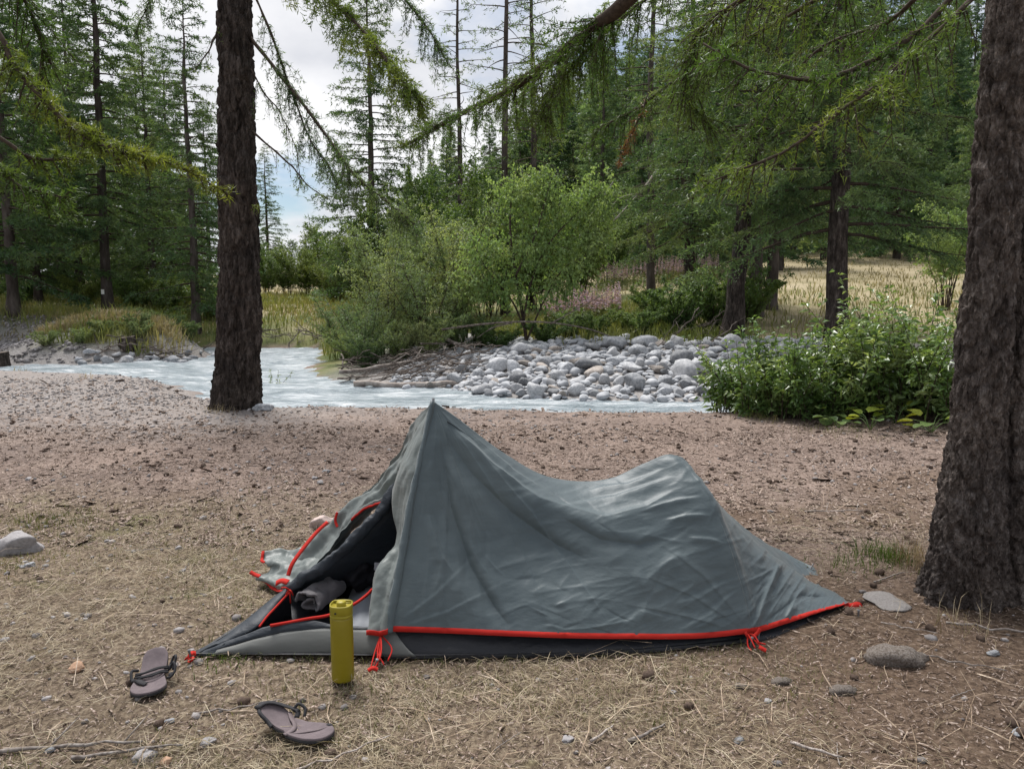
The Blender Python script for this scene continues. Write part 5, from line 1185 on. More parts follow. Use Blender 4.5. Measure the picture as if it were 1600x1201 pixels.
# bushes behind the bank and further off
for key, u, Y, s, rz, lab, grp, sz in [
 ('bush', 975, 19.2, .38, .3, 'low green bush behind the boulders below the pink flowers', None, 1),
 ('bush', 1030, 20.5, .70, 1.3, 'rounded green bush in the middle of the right bank', None, 1),
 ('bush', 1062, 19.0, .85, 2.0, 'dark green bush at the foot of the leaning larch', None, 1.1),
 ('bush', 1120, 19.5, .95, 3.0, 'bush with bright leaves just left of the leaning trunk', None, 1.2),
 ('bush', 1015, 27, .5, 4.0, 'small bush under the ragged larch by the meadow', None, 1),
 ('bush', 1165, 20.5, .9, 5.0, 'bush between the leaning larch and the close-set trunks', None, 1.1),
 ('scrub', 890, 18.3, .55, 2.2, 'grey-green scrub at the back of the stones right of the birch', None, .9),
 ('bush', 930, 18.0, .50, 3.2, 'low bush crowding the back edge of the stones', None, .9),
 ('bush', 1000, 18.2, .55, 4.1, 'low leafy bush behind the crest of the stones', None, .9),
 ('bush', 780, 16.9, .45, .7, 'scrubby low growth at the foot of the birch', None, .8),
 ('bush', 852, 17.6, .50, 1.9, 'scrubby low growth right of the birch foot', None, .8),
 ('birchy', 1476, 24, .85, 1.0, 'bright yellow-green young tree left of the twin-stemmed trunk', None, 1.1)]:
    plant_bush(key, u, Y, s, rz, lab, group=grp, name='green_bush', sz=sz)
for i, (u, Y, s) in enumerate([(600, 29, .85), (655, 30, 1.0), (715, 29, 1.05), (760, 32, 1.0), (690, 36, 1.2), (840, 34, .95), (905, 36, .95), (950, 44, 1.0)]):
    plant_bush('wild', u, Y, s, i * 1.3, 'tall leafy bush behind the willows and the birch, ' + ORD[[0, 1, 3, 4, 2, 5, 6, 7][i]] + ' from the left', group='tall bushes behind the willows', name='tall_bush', sz=1.0)
for i, (u, Y, s) in enumerate([(420, 52, .7), (450, 50, .75), (480, 48, .85), (510, 46, .9), (545, 44, .95), (575, 40, .85), (400, 62, .8), (525, 38, .6)]):
    plant_bush('wild', u, Y, s, i * 2.1, 'green bush at the far end of the dry clearing, ' + ORD[[1, 2, 3, 5, 6, 7, 0, 4][i]] + ' from the left', group='bushes round the clearing', name='tall_bush', sz=.85)
for i, (u, Y, s) in enumerate([(40, 34, .8), (130, 33, .9), (215, 32, 1.0), (262, 31, 1.1), (330, 30, 1.1), (85, 38, .9), (285, 36, 1.2), (180, 38, 1.1), (-20, 33, 1)]):
    plant_bush('bush', u, Y, s, i * 1.1, 'bushy undergrowth between the larches of the left bank, ' + ORD[[1, 3, 5, 6, 8, 2, 7, 4, 0][i]] + ' from the left', group='undergrowth on the left bank', name='green_bush', sz=1.1)
for i, (u, Y, s, lab) in enumerate([(298, 22.6, .38, 'small yellow-green bush on the left river mound'), (262, 23.4, .36, 'low dark bush on the left river mound'), (205, 23.8, .30, 'low leafy plant beside the stump on the mound')]):
    plant_bush('willow2' if i == 0 else 'bush', u, Y, s * (0.5 if i == 0 else 1), i, lab, name='green_bush', sz=.9)

# ---- leafy sallow shrubs on the near right bank
def sallow(name, X, Y, h, r, nst, seed, label):
    rnd = np.random.default_rng(seed); p0 = onground(X, Y); e = empty(name, p0, label, 'shrub', 'leafy shrubs on the near right bank'); wood = MB(); Vs, Fs, n = [], [], 0
    for i in range(nst):
        a = rnd.uniform(0, 6.283); r_ = r * math.sqrt(rnd.random()); x, y = math.cos(a) * r_, math.sin(a) * r_ * .8
        hh = h * (rnd.uniform(.30, .74) if rnd.random() < .72 else rnd.uniform(.8, 1.12)) * (1.05 - .3 * r_ / r); le = rnd.normal(0, .2, 2) + np.array([x, y]) / r * .34
        s = np.linspace(0, 1, 7); P = np.stack([x + le[0] * hh * s ** 1.5 + .02 * np.sin(5 * s + i), y + le[1] * hh * s ** 1.5, hh * s - .03], 1)
        v, f = tube(P, np.linspace(.007, .002, 7), 4, cap=False); wood.add(v, f)
        m_ = int(44 * hh) + 6; ss = rnd.uniform(.12, 1.0, m_); j = np.minimum((ss * 6).astype(int), 5); fr = ss * 6 - j
        q = P[j] * (1 - fr)[:, None] + P[j + 1] * fr[:, None]; aa = np.arange(m_) * 2.4 + i; out_d = np.stack([np.cos(aa), np.sin(aa), rnd.uniform(-.1, .9, m_)], 1)
        d = unit(out_d + rnd.normal(0, .25, out_d.shape)); q = q + d * .012
        L_ = .145 * rnd.uniform(.4, 1.15, m_) * (1.15 - .45 * ss)
        v, f = leaves_at(q, d, L_, L_ * rnd.uniform(.32, .45, m_), rnd, .18, .25); Vs.append(v); Fs.append(f + n); n += len(v)
        # side sprays
        k_ = int(9 * hh); ss = rnd.uniform(.15, .85, k_); j = np.minimum((ss * 6).astype(int), 5); q = P[j]
        a2 = rnd.uniform(0, 6.283, k_); d2 = unit(np.stack([np.cos(a2), np.sin(a2), rnd.uniform(.1, .8, k_)], 1)); l2 = rnd.uniform(.1, .26, k_)
        id_ = np.repeat(np.arange(k_), 9); t2 = rnd.uniform(.2, 1, len(id_)); q2 = q[id_] + d2[id_] * (l2[id_] * t2)[:, None]; d3 = unit(d2[id_] * .6 + rnd.normal(size=q2.shape) * .7)
        L_ = .085 * rnd.uniform(.5, 1.2, len(id_)); v, f = leaves_at(q2, d3, L_, L_ * .42, rnd, .18, .25); Vs.append(v); Fs.append(f + n); n += len(v)
        twig_wood(wood, q, d2, l2, .002, .1)
    wood.obj('stems', M_TWIG, e); link('leaves', mesh_data('leaves', np.concatenate(Vs), np.concatenate(Fs), M_SHRUBL, False), e)
sallow('sallow_shrub', XU(1212, 8.9), 8.9, 1.12, .55, 50, 81, 'leafy shrub nearest the boulders, leaning over the bank')
sallow('sallow_shrub', XU(1270, 8.7), 8.7, 1.50, .55, 46, 82, 'dense leafy shrub left of the middle of the thicket')
sallow('sallow_shrub', XU(1330, 8.7), 8.6, 1.30, .60, 56, 83, 'leafy shrub with upright shoots in front of the stout larch')
sallow('sallow_shrub', XU(1400, 8.5), 8.5, 1.68, .58, 48, 84, 'glossy leafy shrub beside the twin-stemmed trunk, nearer the stout larch')
sallow('sallow_shrub', XU(1465, 8.2), 8.1, 1.45, .62, 60, 85, 'leafy shrub partly hidden by the twin-stemmed trunk')
sallow('sallow_shrub', XU(1165, 9.3), 9.3, 0.85, .36, 30, 86, 'small leafy shrub at the water end of the thicket')
# broad-leaved plants at their foot: every leaf a part
def round_leaf(L, W, seed):
    rnd = np.random.default_rng(seed); th = np.linspace(0, 2 * np.pi, 15, endpoint=False); rr_ = 1 + .10 * np.cos(7 * th) * rnd.random()
    ring = np.stack([L * .5 * (1 + np.cos(th) * rr_), W * .5 * np.sin(th) * rr_, .18 * L * np.sin(th) ** 2 + .10 * L * np.cos(th)], 1); c = np.array([[L * .42, 0, 0.0]]); V = np.concatenate([ring, c])
    F = np.array([[i, (i + 1) % 15, 15] for i in range(15)]); return V, F
def broadplant(u, v, n, size, seed, label, ymat=0.3):
    rnd = np.random.default_rng(seed); p = hit(u, v); e = empty('broadleaf_plant', p, label, 'plant', 'broad-leaved plants below the shrubs'); st = MB()
    for i in range(n):
        a = i * 2.4 + rnd.normal(0, .4); rad = size * rnd.uniform(.4, 1.6); h = size * rnd.uniform(.35, 1.3); tip = np.array([math.cos(a) * rad, math.sin(a) * rad, h])
        v_, f_ = tube(catmull(np.array([[0, 0, -.01], tip * np.array([.5, .5, .8]), tip]), 6), [.004, .004, .0035, .003, .003, .002], 4); st.add(v_, f_)
        L = size * rnd.uniform(.7, 1.2); V, F = round_leaf(L, L * .85, seed + i)
        tilt = rnd.uniform(-.2, .5); ry = np.array([[math.cos(tilt), 0, math.sin(tilt)], [0, 1, 0], [-math.sin(tilt), 0, math.cos(tilt)]])
        link('leaf', mesh_data('leaf', V @ ry.T @ rotz(a).T + tip, F, M_YLEAF if rnd.random() < ymat else M_GLEAF), e)
    st.obj('stalks', M_GLEAF, e)
for u, v, n, s, sd, lab, ym in [(1235, 648, 9, .15, 1, 'dull green broad-leaved plant under the left shrubs', 0.05), (1290, 660, 9, .15, 2, 'broad-leaved plant below the middle shrubs', .1), (1345, 650, 9, .15, 3, 'yellowing broad-leaved plant under the upright shoots', .75), (1400, 662, 9, .16, 4, 'bright yellow-green broad leaves low in the thicket', .7), (1455, 676, 8, .13, 5, 'pale broad leaves at the foot of the right shrubs', .4), (1310, 668, 6, .10, 6, 'small broad-leaved plant at the gravel edge', .3), (1182, 640, 7, .09, 7, 'small plant on the bank edge near the boulders', .1), (1360, 672, 7, .12, 8, 'spreading broad leaves in front of the thicket', .35)]:
    broadplant(u, v, n, s, 900 + sd * 20, lab, ym)
# sapling and tufts by the left trunk
def sapling(u, v, h, n, seed, label):
    rnd = np.random.default_rng(seed); p = hit(u, v); e = empty('willow_sapling', p, label, 'plant'); w = MB(); Vs, Fs, k = [], [], 0
    for i in range(n):
        a = rnd.uniform(-.5, .9); hh = h * rnd.uniform(.5, 1); P = catmull(np.array([[0, 0, 0], [a * hh * .35, rnd.normal(0, .05), hh * .5], [a * hh, rnd.normal(0, .08), hh]]), 8); v_, f_ = tube(P, np.linspace(.006, .002, 8), 4); w.add(v_, f_)
        m_ = 34; s = rnd.uniform(.2, 1, m_); j = np.minimum((s * 7).astype(int), 6); d = unit(rnd.normal(size=(m_, 3)) * .7 + unit(P[j + 1] - P[j]) * .9); v_, f_ = leaves_at(P[j] + (P[j + 1] - P[j]) * rnd.random((m_, 1)), d, np.full(m_, .085), np.full(m_, .016), rnd); Vs.append(v_); Fs.append(f_ + k); k += len(v_)
    w.obj('stems', M_TWIG, e); link('leaves', mesh_data('leaves', np.concatenate(Vs), np.concatenate(Fs), M_WILLOW, False), e)
sapling(428, 628, .62, 6, 5, 'thin willow sapling beside the lone near trunk'); sapling(490, 630, .32, 2, 6, 'tiny sprig at the water edge')
# ================================================================== STONES, DRIFTWOOD
STN = [stone_data('boulder', 300 + i, (M_STONE, M_STONEL, M_STONE, M_STONEB, M_STONE, M_STONEL, M_STONE, M_STONEL)[i], flat=f, sub=3, rough=.2) for i, f in enumerate((.55, .62, .7, .5, .75, .58, .66, .8))]
def put_stone(name, me, p, size, rz, label, group=None, tilt=(0, 0), sink=.3, cat='stone'):
    o = link(name, me); o.location = (float(p[0]), float(p[1]), float(p[2]) + size * (.6 - sink)); o.scale = (size,) * 3; o.rotation_euler = (tilt[0], tilt[1], rz)
    return tag(o, label, cat, group)
rs = np.random.default_rng(91)
taken = []
BIG = [(1070, 590, 56, 'biggest pale boulder at the right of the boulder bank'), (917, 580, 46, 'large grey boulder in the middle of the bank'), (882, 584, 34, 'dark grey boulder touching the large middle boulder'), (777, 580, 40, 'long flat pale boulder left of the middle'),
 (712, 600, 38, 'blue-grey boulder at the waterline by the driftwood'), (1000, 576, 30, 'upright pale boulder left of the biggest one'), (1026, 582, 28, 'brownish boulder beside the biggest one'), (677, 568, 26, 'boulder lying on the driftwood pile'), (732, 562, 28, 'slanting pale boulder below the willow'), (850, 570, 30, 'boulder under the birch foot'),
 (1108, 578, 36, 'blue-grey boulder between the biggest one and the shrub'), (992, 606, 40, 'broad low boulder at the waterline'), (900, 616, 34, 'white boulder at the waterline'), (945, 600, 32, 'flat white boulder near the waterline'), (1140, 545, 44, 'pale boulder at the back beside the leafy shrub'), (1150, 570, 36, 'boulder half hidden by the leafy shrub'), (960, 570, 26, 'rounded boulder above the broad low one'), (1040, 612, 26, 'dark wet boulder at the right waterline'), (822, 604, 26, 'grey boulder at the left waterline')]
for i, (u, v, w, lab) in enumerate(BIG):
    p = hit(u, v); s = w / 1200 * p[1] * .52; taken.append((p[0], p[1], s)); put_stone('boulder', STN[1 if 'pale' in lab or 'white' in lab else 3 if 'brown' in lab else (0, 2, 4, 6)[i % 4]], p, s, rs.uniform(0, 6), lab, 'big boulders of the bank', (rs.normal(0, .15), rs.normal(0, .15)), .22, 'boulder')
n = 0; tries = 0
while n < 280 and tries < 9000:
    tries += 1
    u, v = rs.uniform(655, 1175), rs.uniform(541, 621)
    if u < 720 and rs.random() < .6: continue
    if v < 541 + (900 - u) * .10 and u < 900: continue
    p = hit(u, v)
    if p[2] < WATER_Z - .06 or p[1] > 21 or p[1] < 11.5: continue
    s = float(np.clip(rs.lognormal(-2.25, .5), .045, .30))
    if any((p[0] - a) ** 2 + (p[1] - b_) ** 2 < (.72 * (s + c)) ** 2 for a, b_, c in taken): continue
    taken.append((p[0], p[1], s)); n += 1
    put_stone('boulder', STN[rs.integers(8)], p, s, rs.uniform(0, 6), 'medium grey river stone among the stones of the bank', 'stones of the bank', (rs.normal(0, .25), rs.normal(0, .25)), .2, 'boulder')
def scatter_stones(name, X, Y, S, mat, seed, sink=.25, sub=1):
    """many little stones joined"""
    rnd = np.random.default_rng(seed); B, F0 = (ICO1 if sub == 1 else ICO2); n = len(X); Z = hz(X, Y)
    protos = []
    for k in range(12):
        V = B * (1 + .25 * fbm(B * 1.2 + 7 * k, 2, seed + k)[:, None]) * np.array([1, rnd.uniform(.6, .95), rnd.uniform(.4, .75)]); protos.append(V)
    protos = np.array(protos); pick = rnd.integers(12, size=n); a = rnd.uniform(0, 6.283, n); c, s = np.cos(a), np.sin(a); V = protos[pick]
    Vx = V[..., 0] * c[:, None] - V[..., 1] * s[:, None]; Vy = V[..., 0] * s[:, None] + V[..., 1] * c[:, None]; tl = rnd.normal(0, .2, n)[:, None]
    W = np.stack([Vx * S[:, None] + X[:, None], Vy * S[:, None] + Y[:, None], (V[..., 2] + tl * Vx) * S[:, None] + (Z + S * (.45 - sink))[:, None]], -1)
    F = (np.arange(n) * len(B))[:, None, None] + F0[None]
    return link(name, mesh_data(name, W.reshape(-1, 3), F.reshape(-1, 3), mat, True))
# small stones between the boulders
X = rs.uniform(-2.3, 7.5, 3100); Y = rs.uniform(12, 19, 3100); w_, dn_a, df_a = zones(X, Y); k = ((~w_) & (df_a < 5.2) & (Y > 11) & (dn_a > 1.2)) | (w_ & (df_a < .35)); X, Y = X[k], Y[k]
tag(scatter_stones('cobbles', X, Y, rs.lognormal(-2.75, .4, len(X)).clip(.025, .14), M_STONE, 5, .2, 2), 'small pale cobbles filling the gaps of the boulder bank', 'cobbles', kind='stuff')
X = rs.uniform(-22, -11.0, 4000); Y = rs.uniform(18.8, 27, 4000); w_, dn_a, df_a = zones(X, Y); k = (~w_); X, Y = X[k], Y[k]
tag(scatter_stones('gravel', X, Y, rs.lognormal(-3.0, .4, len(X)).clip(.02, .14), M_PEB, 6), 'pale gravel of the spit on the left bank', 'gravel', kind='stuff')
# stones on the near ground, each its own
M_SLAB = simple('slab_stone', [(0.17, 0.155, 0.145), (0.26, 0.245, 0.235)], 16, .9, .4, .005, detail=9)
SS = {k: stone_data('stone', s, m_, f, 4, .22) for k, s, m_, f in (('pale', 401, M_STONEW, .62), ('grey', 402, M_STONE, .5), ('dark', 403, M_STONED, .5), ('pink', 404, M_STONEP, .8), ('orange', 405, M_STONEO, .8), ('flat', 406, M_SLAB, .16), ('rough', 409, M_STONER, .55), ('pale2', 407, M_STONEW, .5), ('dark2', 408, M_STONED, .45))}
for k, u, v, w, rz, lab in [('pale', 30, 862, 74, .3, 'large pale stone at the left edge'), ('grey', 45, 885, 20, 1, 'small grey stone just in front of the large pale stone'), ('grey', 412, 641, 32, 0, 'smooth grey stone at the foot of the lone trunk'), ('pink', 512, 822, 46, .5, 'pinkish rock behind the thrown-back tent door'),
 ('orange', 120, 1046, 24, 1.6, 'orange stone in the grass near the sandals'), ('flat', 1384, 941, 76, .15, 'flat grey slab between tent end and big trunk'), ('rough', 1402, 1030, 95, .2, 'rough dark rock half buried before the big trunk'), ('grey', 1552, 1022, 20, .4, 'pale small stone before the big trunk'), ('grey', 1592, 1146, 24, .8, 'blue-grey stone at the right edge'),
 ('pale2', 325, 1162, 24, .6, 'angular grey stone left of the near sandal'), ('pale2', 226, 1186, 34, .3, 'flat blue-grey stone at the bottom edge'), ('rough', 1318, 1080, 46, .4, 'dark round rock half buried on the right'), ('rough', 1222, 1066, 36, .5, 'long dark stone right of the tent front'), ('pale2', 1200, 1097, 14, .2, 'small white stone right of the tent'),
 ('grey', 510, 738, 13, 0, 'small pale stone of the cluster behind the tent, topmost'), ('pale2', 492, 748, 12, 1, 'small pale stone of the cluster behind the tent, left one'), ('pale', 500, 756, 14, 2, 'small pale stone of the cluster behind the tent, lowest'), ('rough', 1160, 1073, 26, .1, 'brown-grey stone below the tent corner'), ('pale2', 1052, 1082, 11, .3, 'tiny white stone on the bare soil'), ('grey', 1155, 1158, 20, .9, 'grey pebble at the bottom right'),
 ('pale2', 48, 750, 14, .4, 'pale pebble on the litter far left'), ('pale', 280, 858, 13, .1, 'white pebble on the litter in front of the lone trunk'), ('grey', 82, 1172, 20, .7, 'grey stone at the bottom left'), ('orange', 260, 1192, 20, .2, 'brown stone at the bottom edge'), ('grey', 265, 1128, 16, .3, 'dull stone between the sandals'), ('pale2', 887, 1158, 20, .3, 'pale bark-like chip stone at the bottom middle')]:
    p = hit(u, v); put_stone('stone', SS[k], p, w / 1200 * (p[1] + .12) * .52, rz, lab, sink=.56 if k == 'flat' else .40 if k != 'rough' else .62)

# stones along the left water edge
for i in range(46):
    u = rs.uniform(120, 345); v = rs.uniform(552, 574); p = hit(u, v)
    if p[2] > .15 or p[1] < 16: continue
    put_stone('boulder', STN[rs.integers(8)], p, rs.uniform(.06, .2), rs.uniform(0, 6), 'rounded stone at the water edge below the left mound', 'stones below the left mound', sink=.25, cat='boulder')
def stickmesh(L, r, seed, kink=.08, fork=True, mat=None):
    mat = mat or M_DEAD
    rnd = np.random.default_rng(seed); P = np.stack([np.linspace(-L / 2, L / 2, 9), np.cumsum(rnd.normal(0, kink * L / 4, 9)), np.abs(np.cumsum(rnd.normal(0, kink * L / 6, 9)))], 1); mb = MB()
    v, f = tube(P, np.linspace(r, r * .5, 9) * rnd.uniform(.8, 1.2, 9), 7); mb.add(v, f)
    if fork:
        for k in rnd.integers(3, 8, 2):
            d = np.array([.5, rnd.choice([-1, 1]) * .7, .35]); v, f = tube(np.stack([P[k], P[k] + d * L * .12, P[k] + d * L * rnd.uniform(.18, .3)]), [r * .45, r * .35, r * .15], 5); mb.add(v, f)
    return mb.data('stick', mat)
STK = [stickmesh(1.0, r_, 500 + i, fork=i % 2 == 0) for i, r_ in enumerate((.022, .03, .016, .04, .02, .012))]
STK += [stickmesh(1.0, r_, 540 + i, .14, True, M_DRIFT) for i, r_ in enumerate((.012, .016, .009, .014, .011, .02))]
def put_stick(u, v, L, rz, k, label, group=None, ty=0.0, dz=.02, name='driftwood_stick', cat='driftwood', p=None):
    p = hit(u, v) if p is None else p; o = link(name, STK[k]); o.location = (float(p[0]), float(p[1]), float(p[2]) + dz); o.scale = (L,) * 3; o.rotation_euler = (0, ty, rz); return tag(o, label, cat, group)
for i in range(120):
    u = rs.uniform(545, 745); v = rs.uniform(564, 606) - (u - 545) * .06; put_stick(u, v, rs.uniform(.4, 1.3), rs.normal(.2, .8), 6 + rs.integers(6), 'dark stick in the driftwood pile at the bank tip', 'driftwood pile', rs.normal(-.05, .25), rs.uniform(.02, .26))
put_stick(650, 607, 2.2, .05, 1, 'long straight pale log along the water edge of the driftwood', dz=.05); put_stick(610, 588, 2.0, .35, 0, 'pale slanting log on top of the driftwood pile', ty=-.12, dz=.2); put_stick(720, 553, 1.3, -.6, 3, 'broken bleached branch under the willow', ty=.3, dz=.15)
for i in range(16):
    put_stick(rs.uniform(410, 520), rs.uniform(528, 543), rs.uniform(.7, 1.8), rs.normal(0, .6), 6 + rs.integers(6), 'root or stick jutting from the eroded far bank', 'roots of the far bank', rs.normal(0, .4), rs.uniform(.0, .25), 'bank_root', 'root')
for i in range(22):
    put_stick(rs.uniform(150, 350), rs.uniform(543, 566), rs.uniform(.5, 1.6), rs.normal(0, .6), 6 + rs.integers(6), 'dead branch along the edge of the left river mound', 'branches on the mound', rs.normal(0, .3), rs.uniform(.02, .2), 'dead_branch', 'branch')
for i in range(12):
    put_stick(rs.uniform(1040, 1130), rs.uniform(520, 545), rs.uniform(.6, 1.8), rs.normal(.6, .5), 6 + rs.integers(6), 'dry branch in the brush behind the boulders', 'brush behind the boulders', rs.normal(-.4, .3), rs.uniform(.05, .4), 'dead_branch', 'branch')
mb = MB()
for pts, r0 in (([(690, 515), (740, 508), (800, 503), (860, 504), (920, 514), (965, 530), (1010, 546)], .026), ([(860, 506), (885, 492), (915, 475), (948, 458)], .016), ([(800, 504), (770, 512), (745, 528)], .02), ([(1010, 546), (1060, 548), (1105, 549)], .018)):
    v, f = tube(catmull(np.array([PX(u, v_, 16.6) for u, v_ in pts]), 22), np.linspace(r0, r0 * .4, 22), 7); mb.add(v, f)
o0 = PX(830, 503, 16.6); o = mb.obj('fallen_branch', M_DRIFT, None, origin=o0); o.location = tuple(o0); tag(o, 'long arching dead branch lying over the boulders under the birch', 'branch')
# stumps on the left
def stump(u, v, r, h, seed, label):
    p = hit(u, v); e = empty('tree_stump', p, label, 'stump'); th = np.linspace(0, 6.283, 40, endpoint=False); zs = np.linspace(-.15, h, 14); TH, Z = np.meshgrid(th, zs)
    rr_ = r * (1 + .35 * np.exp(-np.clip(Z, 0, 9) * 7) * (1 + .4 * np.cos(5 * TH + seed))) + .02 * fbm(np.stack([np.cos(TH) * 5, np.sin(TH) * 5, Z * 3], -1), 3, seed)
    V = np.stack([np.cos(TH) * rr_, np.sin(TH) * rr_, Z + .03 * np.sin(TH + 1) * (Z > h * .9)], -1); link('trunk', mesh_data('trunk', V, grid_faces(14, 40, True), M_BARK), e)
    top = V[-1]; Vt = np.concatenate([top, [top.mean(0) + [0, 0, .004]]]); link('cut_face', mesh_data('cut_face', Vt, np.array([[i, (i + 1) % 40, 40] for i in range(40)]), M_ROOT, False), e)
stump(-2, 578, .22, .42, 1, 'dark sawn stump at the left edge by the river'); stump(200, 540, .17, .22, 2, 'sawn stump on the left river mound')

# ================================================================== GROUND COVER
rg = np.random.default_rng(123)
def frustum(n, y0, y1, pw=1.0, margin=1.0, xr=None):
    Y = y0 + (y1 - y0) * rg.random(n) ** pw; X = rg.uniform(-1, 1, n) * (Y * .69 + margin); return X, Y
def near_only(X, Y):
    w, dn_, df_ = zones(X, Y); return (~w) & ((dn_ < df_) | (Y < 9)) & (dn_ > .25) & ~tent_zone(X, Y)
TZ = np.array([(-1.12, 2.72), (-.35, 2.72), (.3, 2.72), (.95, 2.86), (1.42, 3.15), (1.3, 3.5), (.7, 3.62), (-.3, 3.62), (-.85, 3.35), (-.95, 3.05)])
def tent_zone(X, Y): return in_poly(X, Y, TZ)
def flat_bits(X, Y, L, W, rnd, up=.35, lift=.004, arch=0.0, flat=False):
    """little strips lying on the soil at random angles (needles, chips, straw), optionally arched"""
    n = len(X); Z = hz(X, Y) + lift * rnd.random(n) * 2; a = rnd.uniform(0, 6.283, n); tl = rnd.normal(0, up, n); d = np.stack([np.cos(a) * np.cos(tl), np.sin(a) * np.cos(tl), np.abs(np.sin(tl))], 1)
    s = np.stack([-np.sin(a), np.cos(a), rnd.normal(0, .4, n)], 1) * (W / 2)[:, None]; P = np.stack([X, Y, Z], 1); cv = rnd.normal(0, .18, n)[:, None] * np.stack([-np.sin(a), np.cos(a), 0 * a], 1)
    m_ = P + d * (L * .5)[:, None] + cv * L[:, None] + np.array([0, 0, 1.0]) * (arch * L * rnd.random(n))[:, None]; e = P + d * L[:, None] + cv * 1.2 * L[:, None]
    if flat:
        V = np.stack([P - s, P + s, e - s * .7, e + s * .7], 1).reshape(-1, 3); k = np.arange(n)[:, None] * 4
        return V, np.concatenate([k + np.array([[0, 1, 3]]), k + np.array([[0, 3, 2]])])
    V = np.stack([P - s, P + s, m_ - s, m_ + s, e - s * .4, e + s * .4], 1).reshape(-1, 3); k = np.arange(n)[:, None] * 6
    F = np.concatenate([k + np.array([[0, 1, 3]]), k + np.array([[0, 3, 2]]), k + np.array([[2, 3, 5]]), k + np.array([[2, 5, 4]])]); return V, F
# needle and bark litter
Vs, Fs, n = [], [], 0
for cnt, y0, y1, l0, wf in ((64000, 1.6, 4.2, .016, .11), (44000, 4, 8, .026, .24), (16000, 7, 13, .034, .32)):
    X, Y = frustum(cnt, y0, y1); k = near_only(X, Y); X, Y = X[k], Y[k]; L = l0 * rg.lognormal(0, .45, len(X)); V, F = flat_bits(X, Y, L, L * wf * rg.uniform(.5, 1.6, len(X)), rg, .22, flat=y0 > 3); Vs.append(V); Fs.append(F + n); n += len(V)
tag(link('needle_litter', mesh_data('needle_litter', np.concatenate(Vs), np.concatenate(Fs), M_CHIP, False)), 'brown needle and bark litter covering the camp ground', 'litter', kind='stuff')
# straw: thick in front on the left, thin on the right
X, Y = frustum(92000, 1.6, 6.2, 1.3); dens = sst(5.0, 3.0, Y + .9 * n2(X, Y, .7, 3, 8) + 1.7 * np.clip(X + .35, -.3, 3)) * .95 + .13 * sst(7, 4, Y) + .5 * np.exp(-((X - 1.55) / .75) ** 2 - ((Y - 4.1) / .65) ** 2); dens *= .12 + .88 * sst(-.35, .35, n2(X, Y, 1.6, 4, 19))
k = near_only(X, Y) & (rg.random(len(X)) < dens); X, Y = X[k], Y[k]; L = rg.lognormal(-2.9, .5, len(X)).clip(.015, .22); V, F = flat_bits(X, Y, L, rg.uniform(.0009, .0021, len(X)), rg, .14, .006, .12)
tag(link('dry_grass', mesh_data('dry_grass', V, F, M_STRAW, False)), 'dry straw-like grass matted over the camp ground', 'grass', kind='stuff')
X, Y = frustum(1000, 1.7, 5.5, 1.2); k = near_only(X, Y); X, Y = X[k], Y[k]; L = rg.lognormal(-2.0, .4, len(X)).clip(.06, .35); V, F = flat_bits(X, Y, L, rg.uniform(.0018, .0036, len(X)), rg, .10, .01, .18)
tag(link('straw_stalks', mesh_data('straw_stalks', V, F, M_STRAW, False)), 'longer loose stalks strewn over the camp ground', 'straw', kind='stuff')
# short green and yellowish turf in patches
X, Y = frustum(60000, 1.7, 6.5, 1.3); cl = sst(.02, .45, n2(X, Y, 1.15, 3, 23) + .12 * sst(0, -1.5, X)) * sst(5.6, 4.0, Y + .5 * np.clip(X, -1, 2)); k = near_only(X, Y) & (rg.random(len(X)) < cl * .8); X, Y = X[k], Y[k]
h = rg.uniform(.012, .04, len(X)); V, F = nblades(X, Y, hz(X, Y), h, rg.uniform(.0015, .003, len(X)), rg, .6); tag(link('short_turf', mesh_data('short_turf', V, F, M_MOSS, False)), 'short yellow-green turf patches on the camp ground', 'grass', kind='stuff')
# pebbles
X, Y = frustum(8000, 1.8, 13, .8); dens = .25 + .75 * sst(-.1, .4, n2(X, Y, .5, 3, 29)) ; k = near_only(X, Y) & (rg.random(len(X)) < dens); X, Y = X[k], Y[k]
tag(scatter_stones('pebbles', X, Y, rg.lognormal(-4.85, .45, len(X)).clip(.004, .022) * (1 + .05 * Y), M_PEB, 14, .3), 'little pebbles strewn through the litter', 'pebbles', kind='stuff')
X = rg.normal(-5.5, 2.6, 3500); Y = rg.normal(11.2, 1.7, 3500); k = near_only(X, Y) & (Y > 7.5); X, Y = X[k], Y[k]
tag(scatter_stones('bank_gravel', X, Y, rg.lognormal(-4.2, .4, len(X)).clip(.008, .035), M_PEB, 15, .25), 'pale gravel on the near bank left of the lone trunk', 'gravel', kind='stuff')
# cones
cV, cF = ICO2; cone = mesh_data('larch_cone', cV * np.array([.017, .013, .012]) * (1 + .22 * np.sin(cV[:, :1] * 14) * np.cos(6 * np.arctan2(cV[:, 1:2], cV[:, 2:3]))), cF, M_CONE)
X, Y = frustum(240, 1.9, 9, .8); k = near_only(X, Y); X, Y = X[k], Y[k]; Z = hz(X, Y)
for x, y, z in zip(X, Y, Z):
    o = link('larch_cone', cone); o.location = (x, y, z + .008); o.rotation_euler = (rg.normal(0, .3), rg.normal(0, .3), rg.uniform(0, 6)); s = rg.uniform(.8, 1.6); o.scale = (s, s, s); tag(o, 'small dark larch cone lying in the litter', 'cone', 'fallen larch cones')
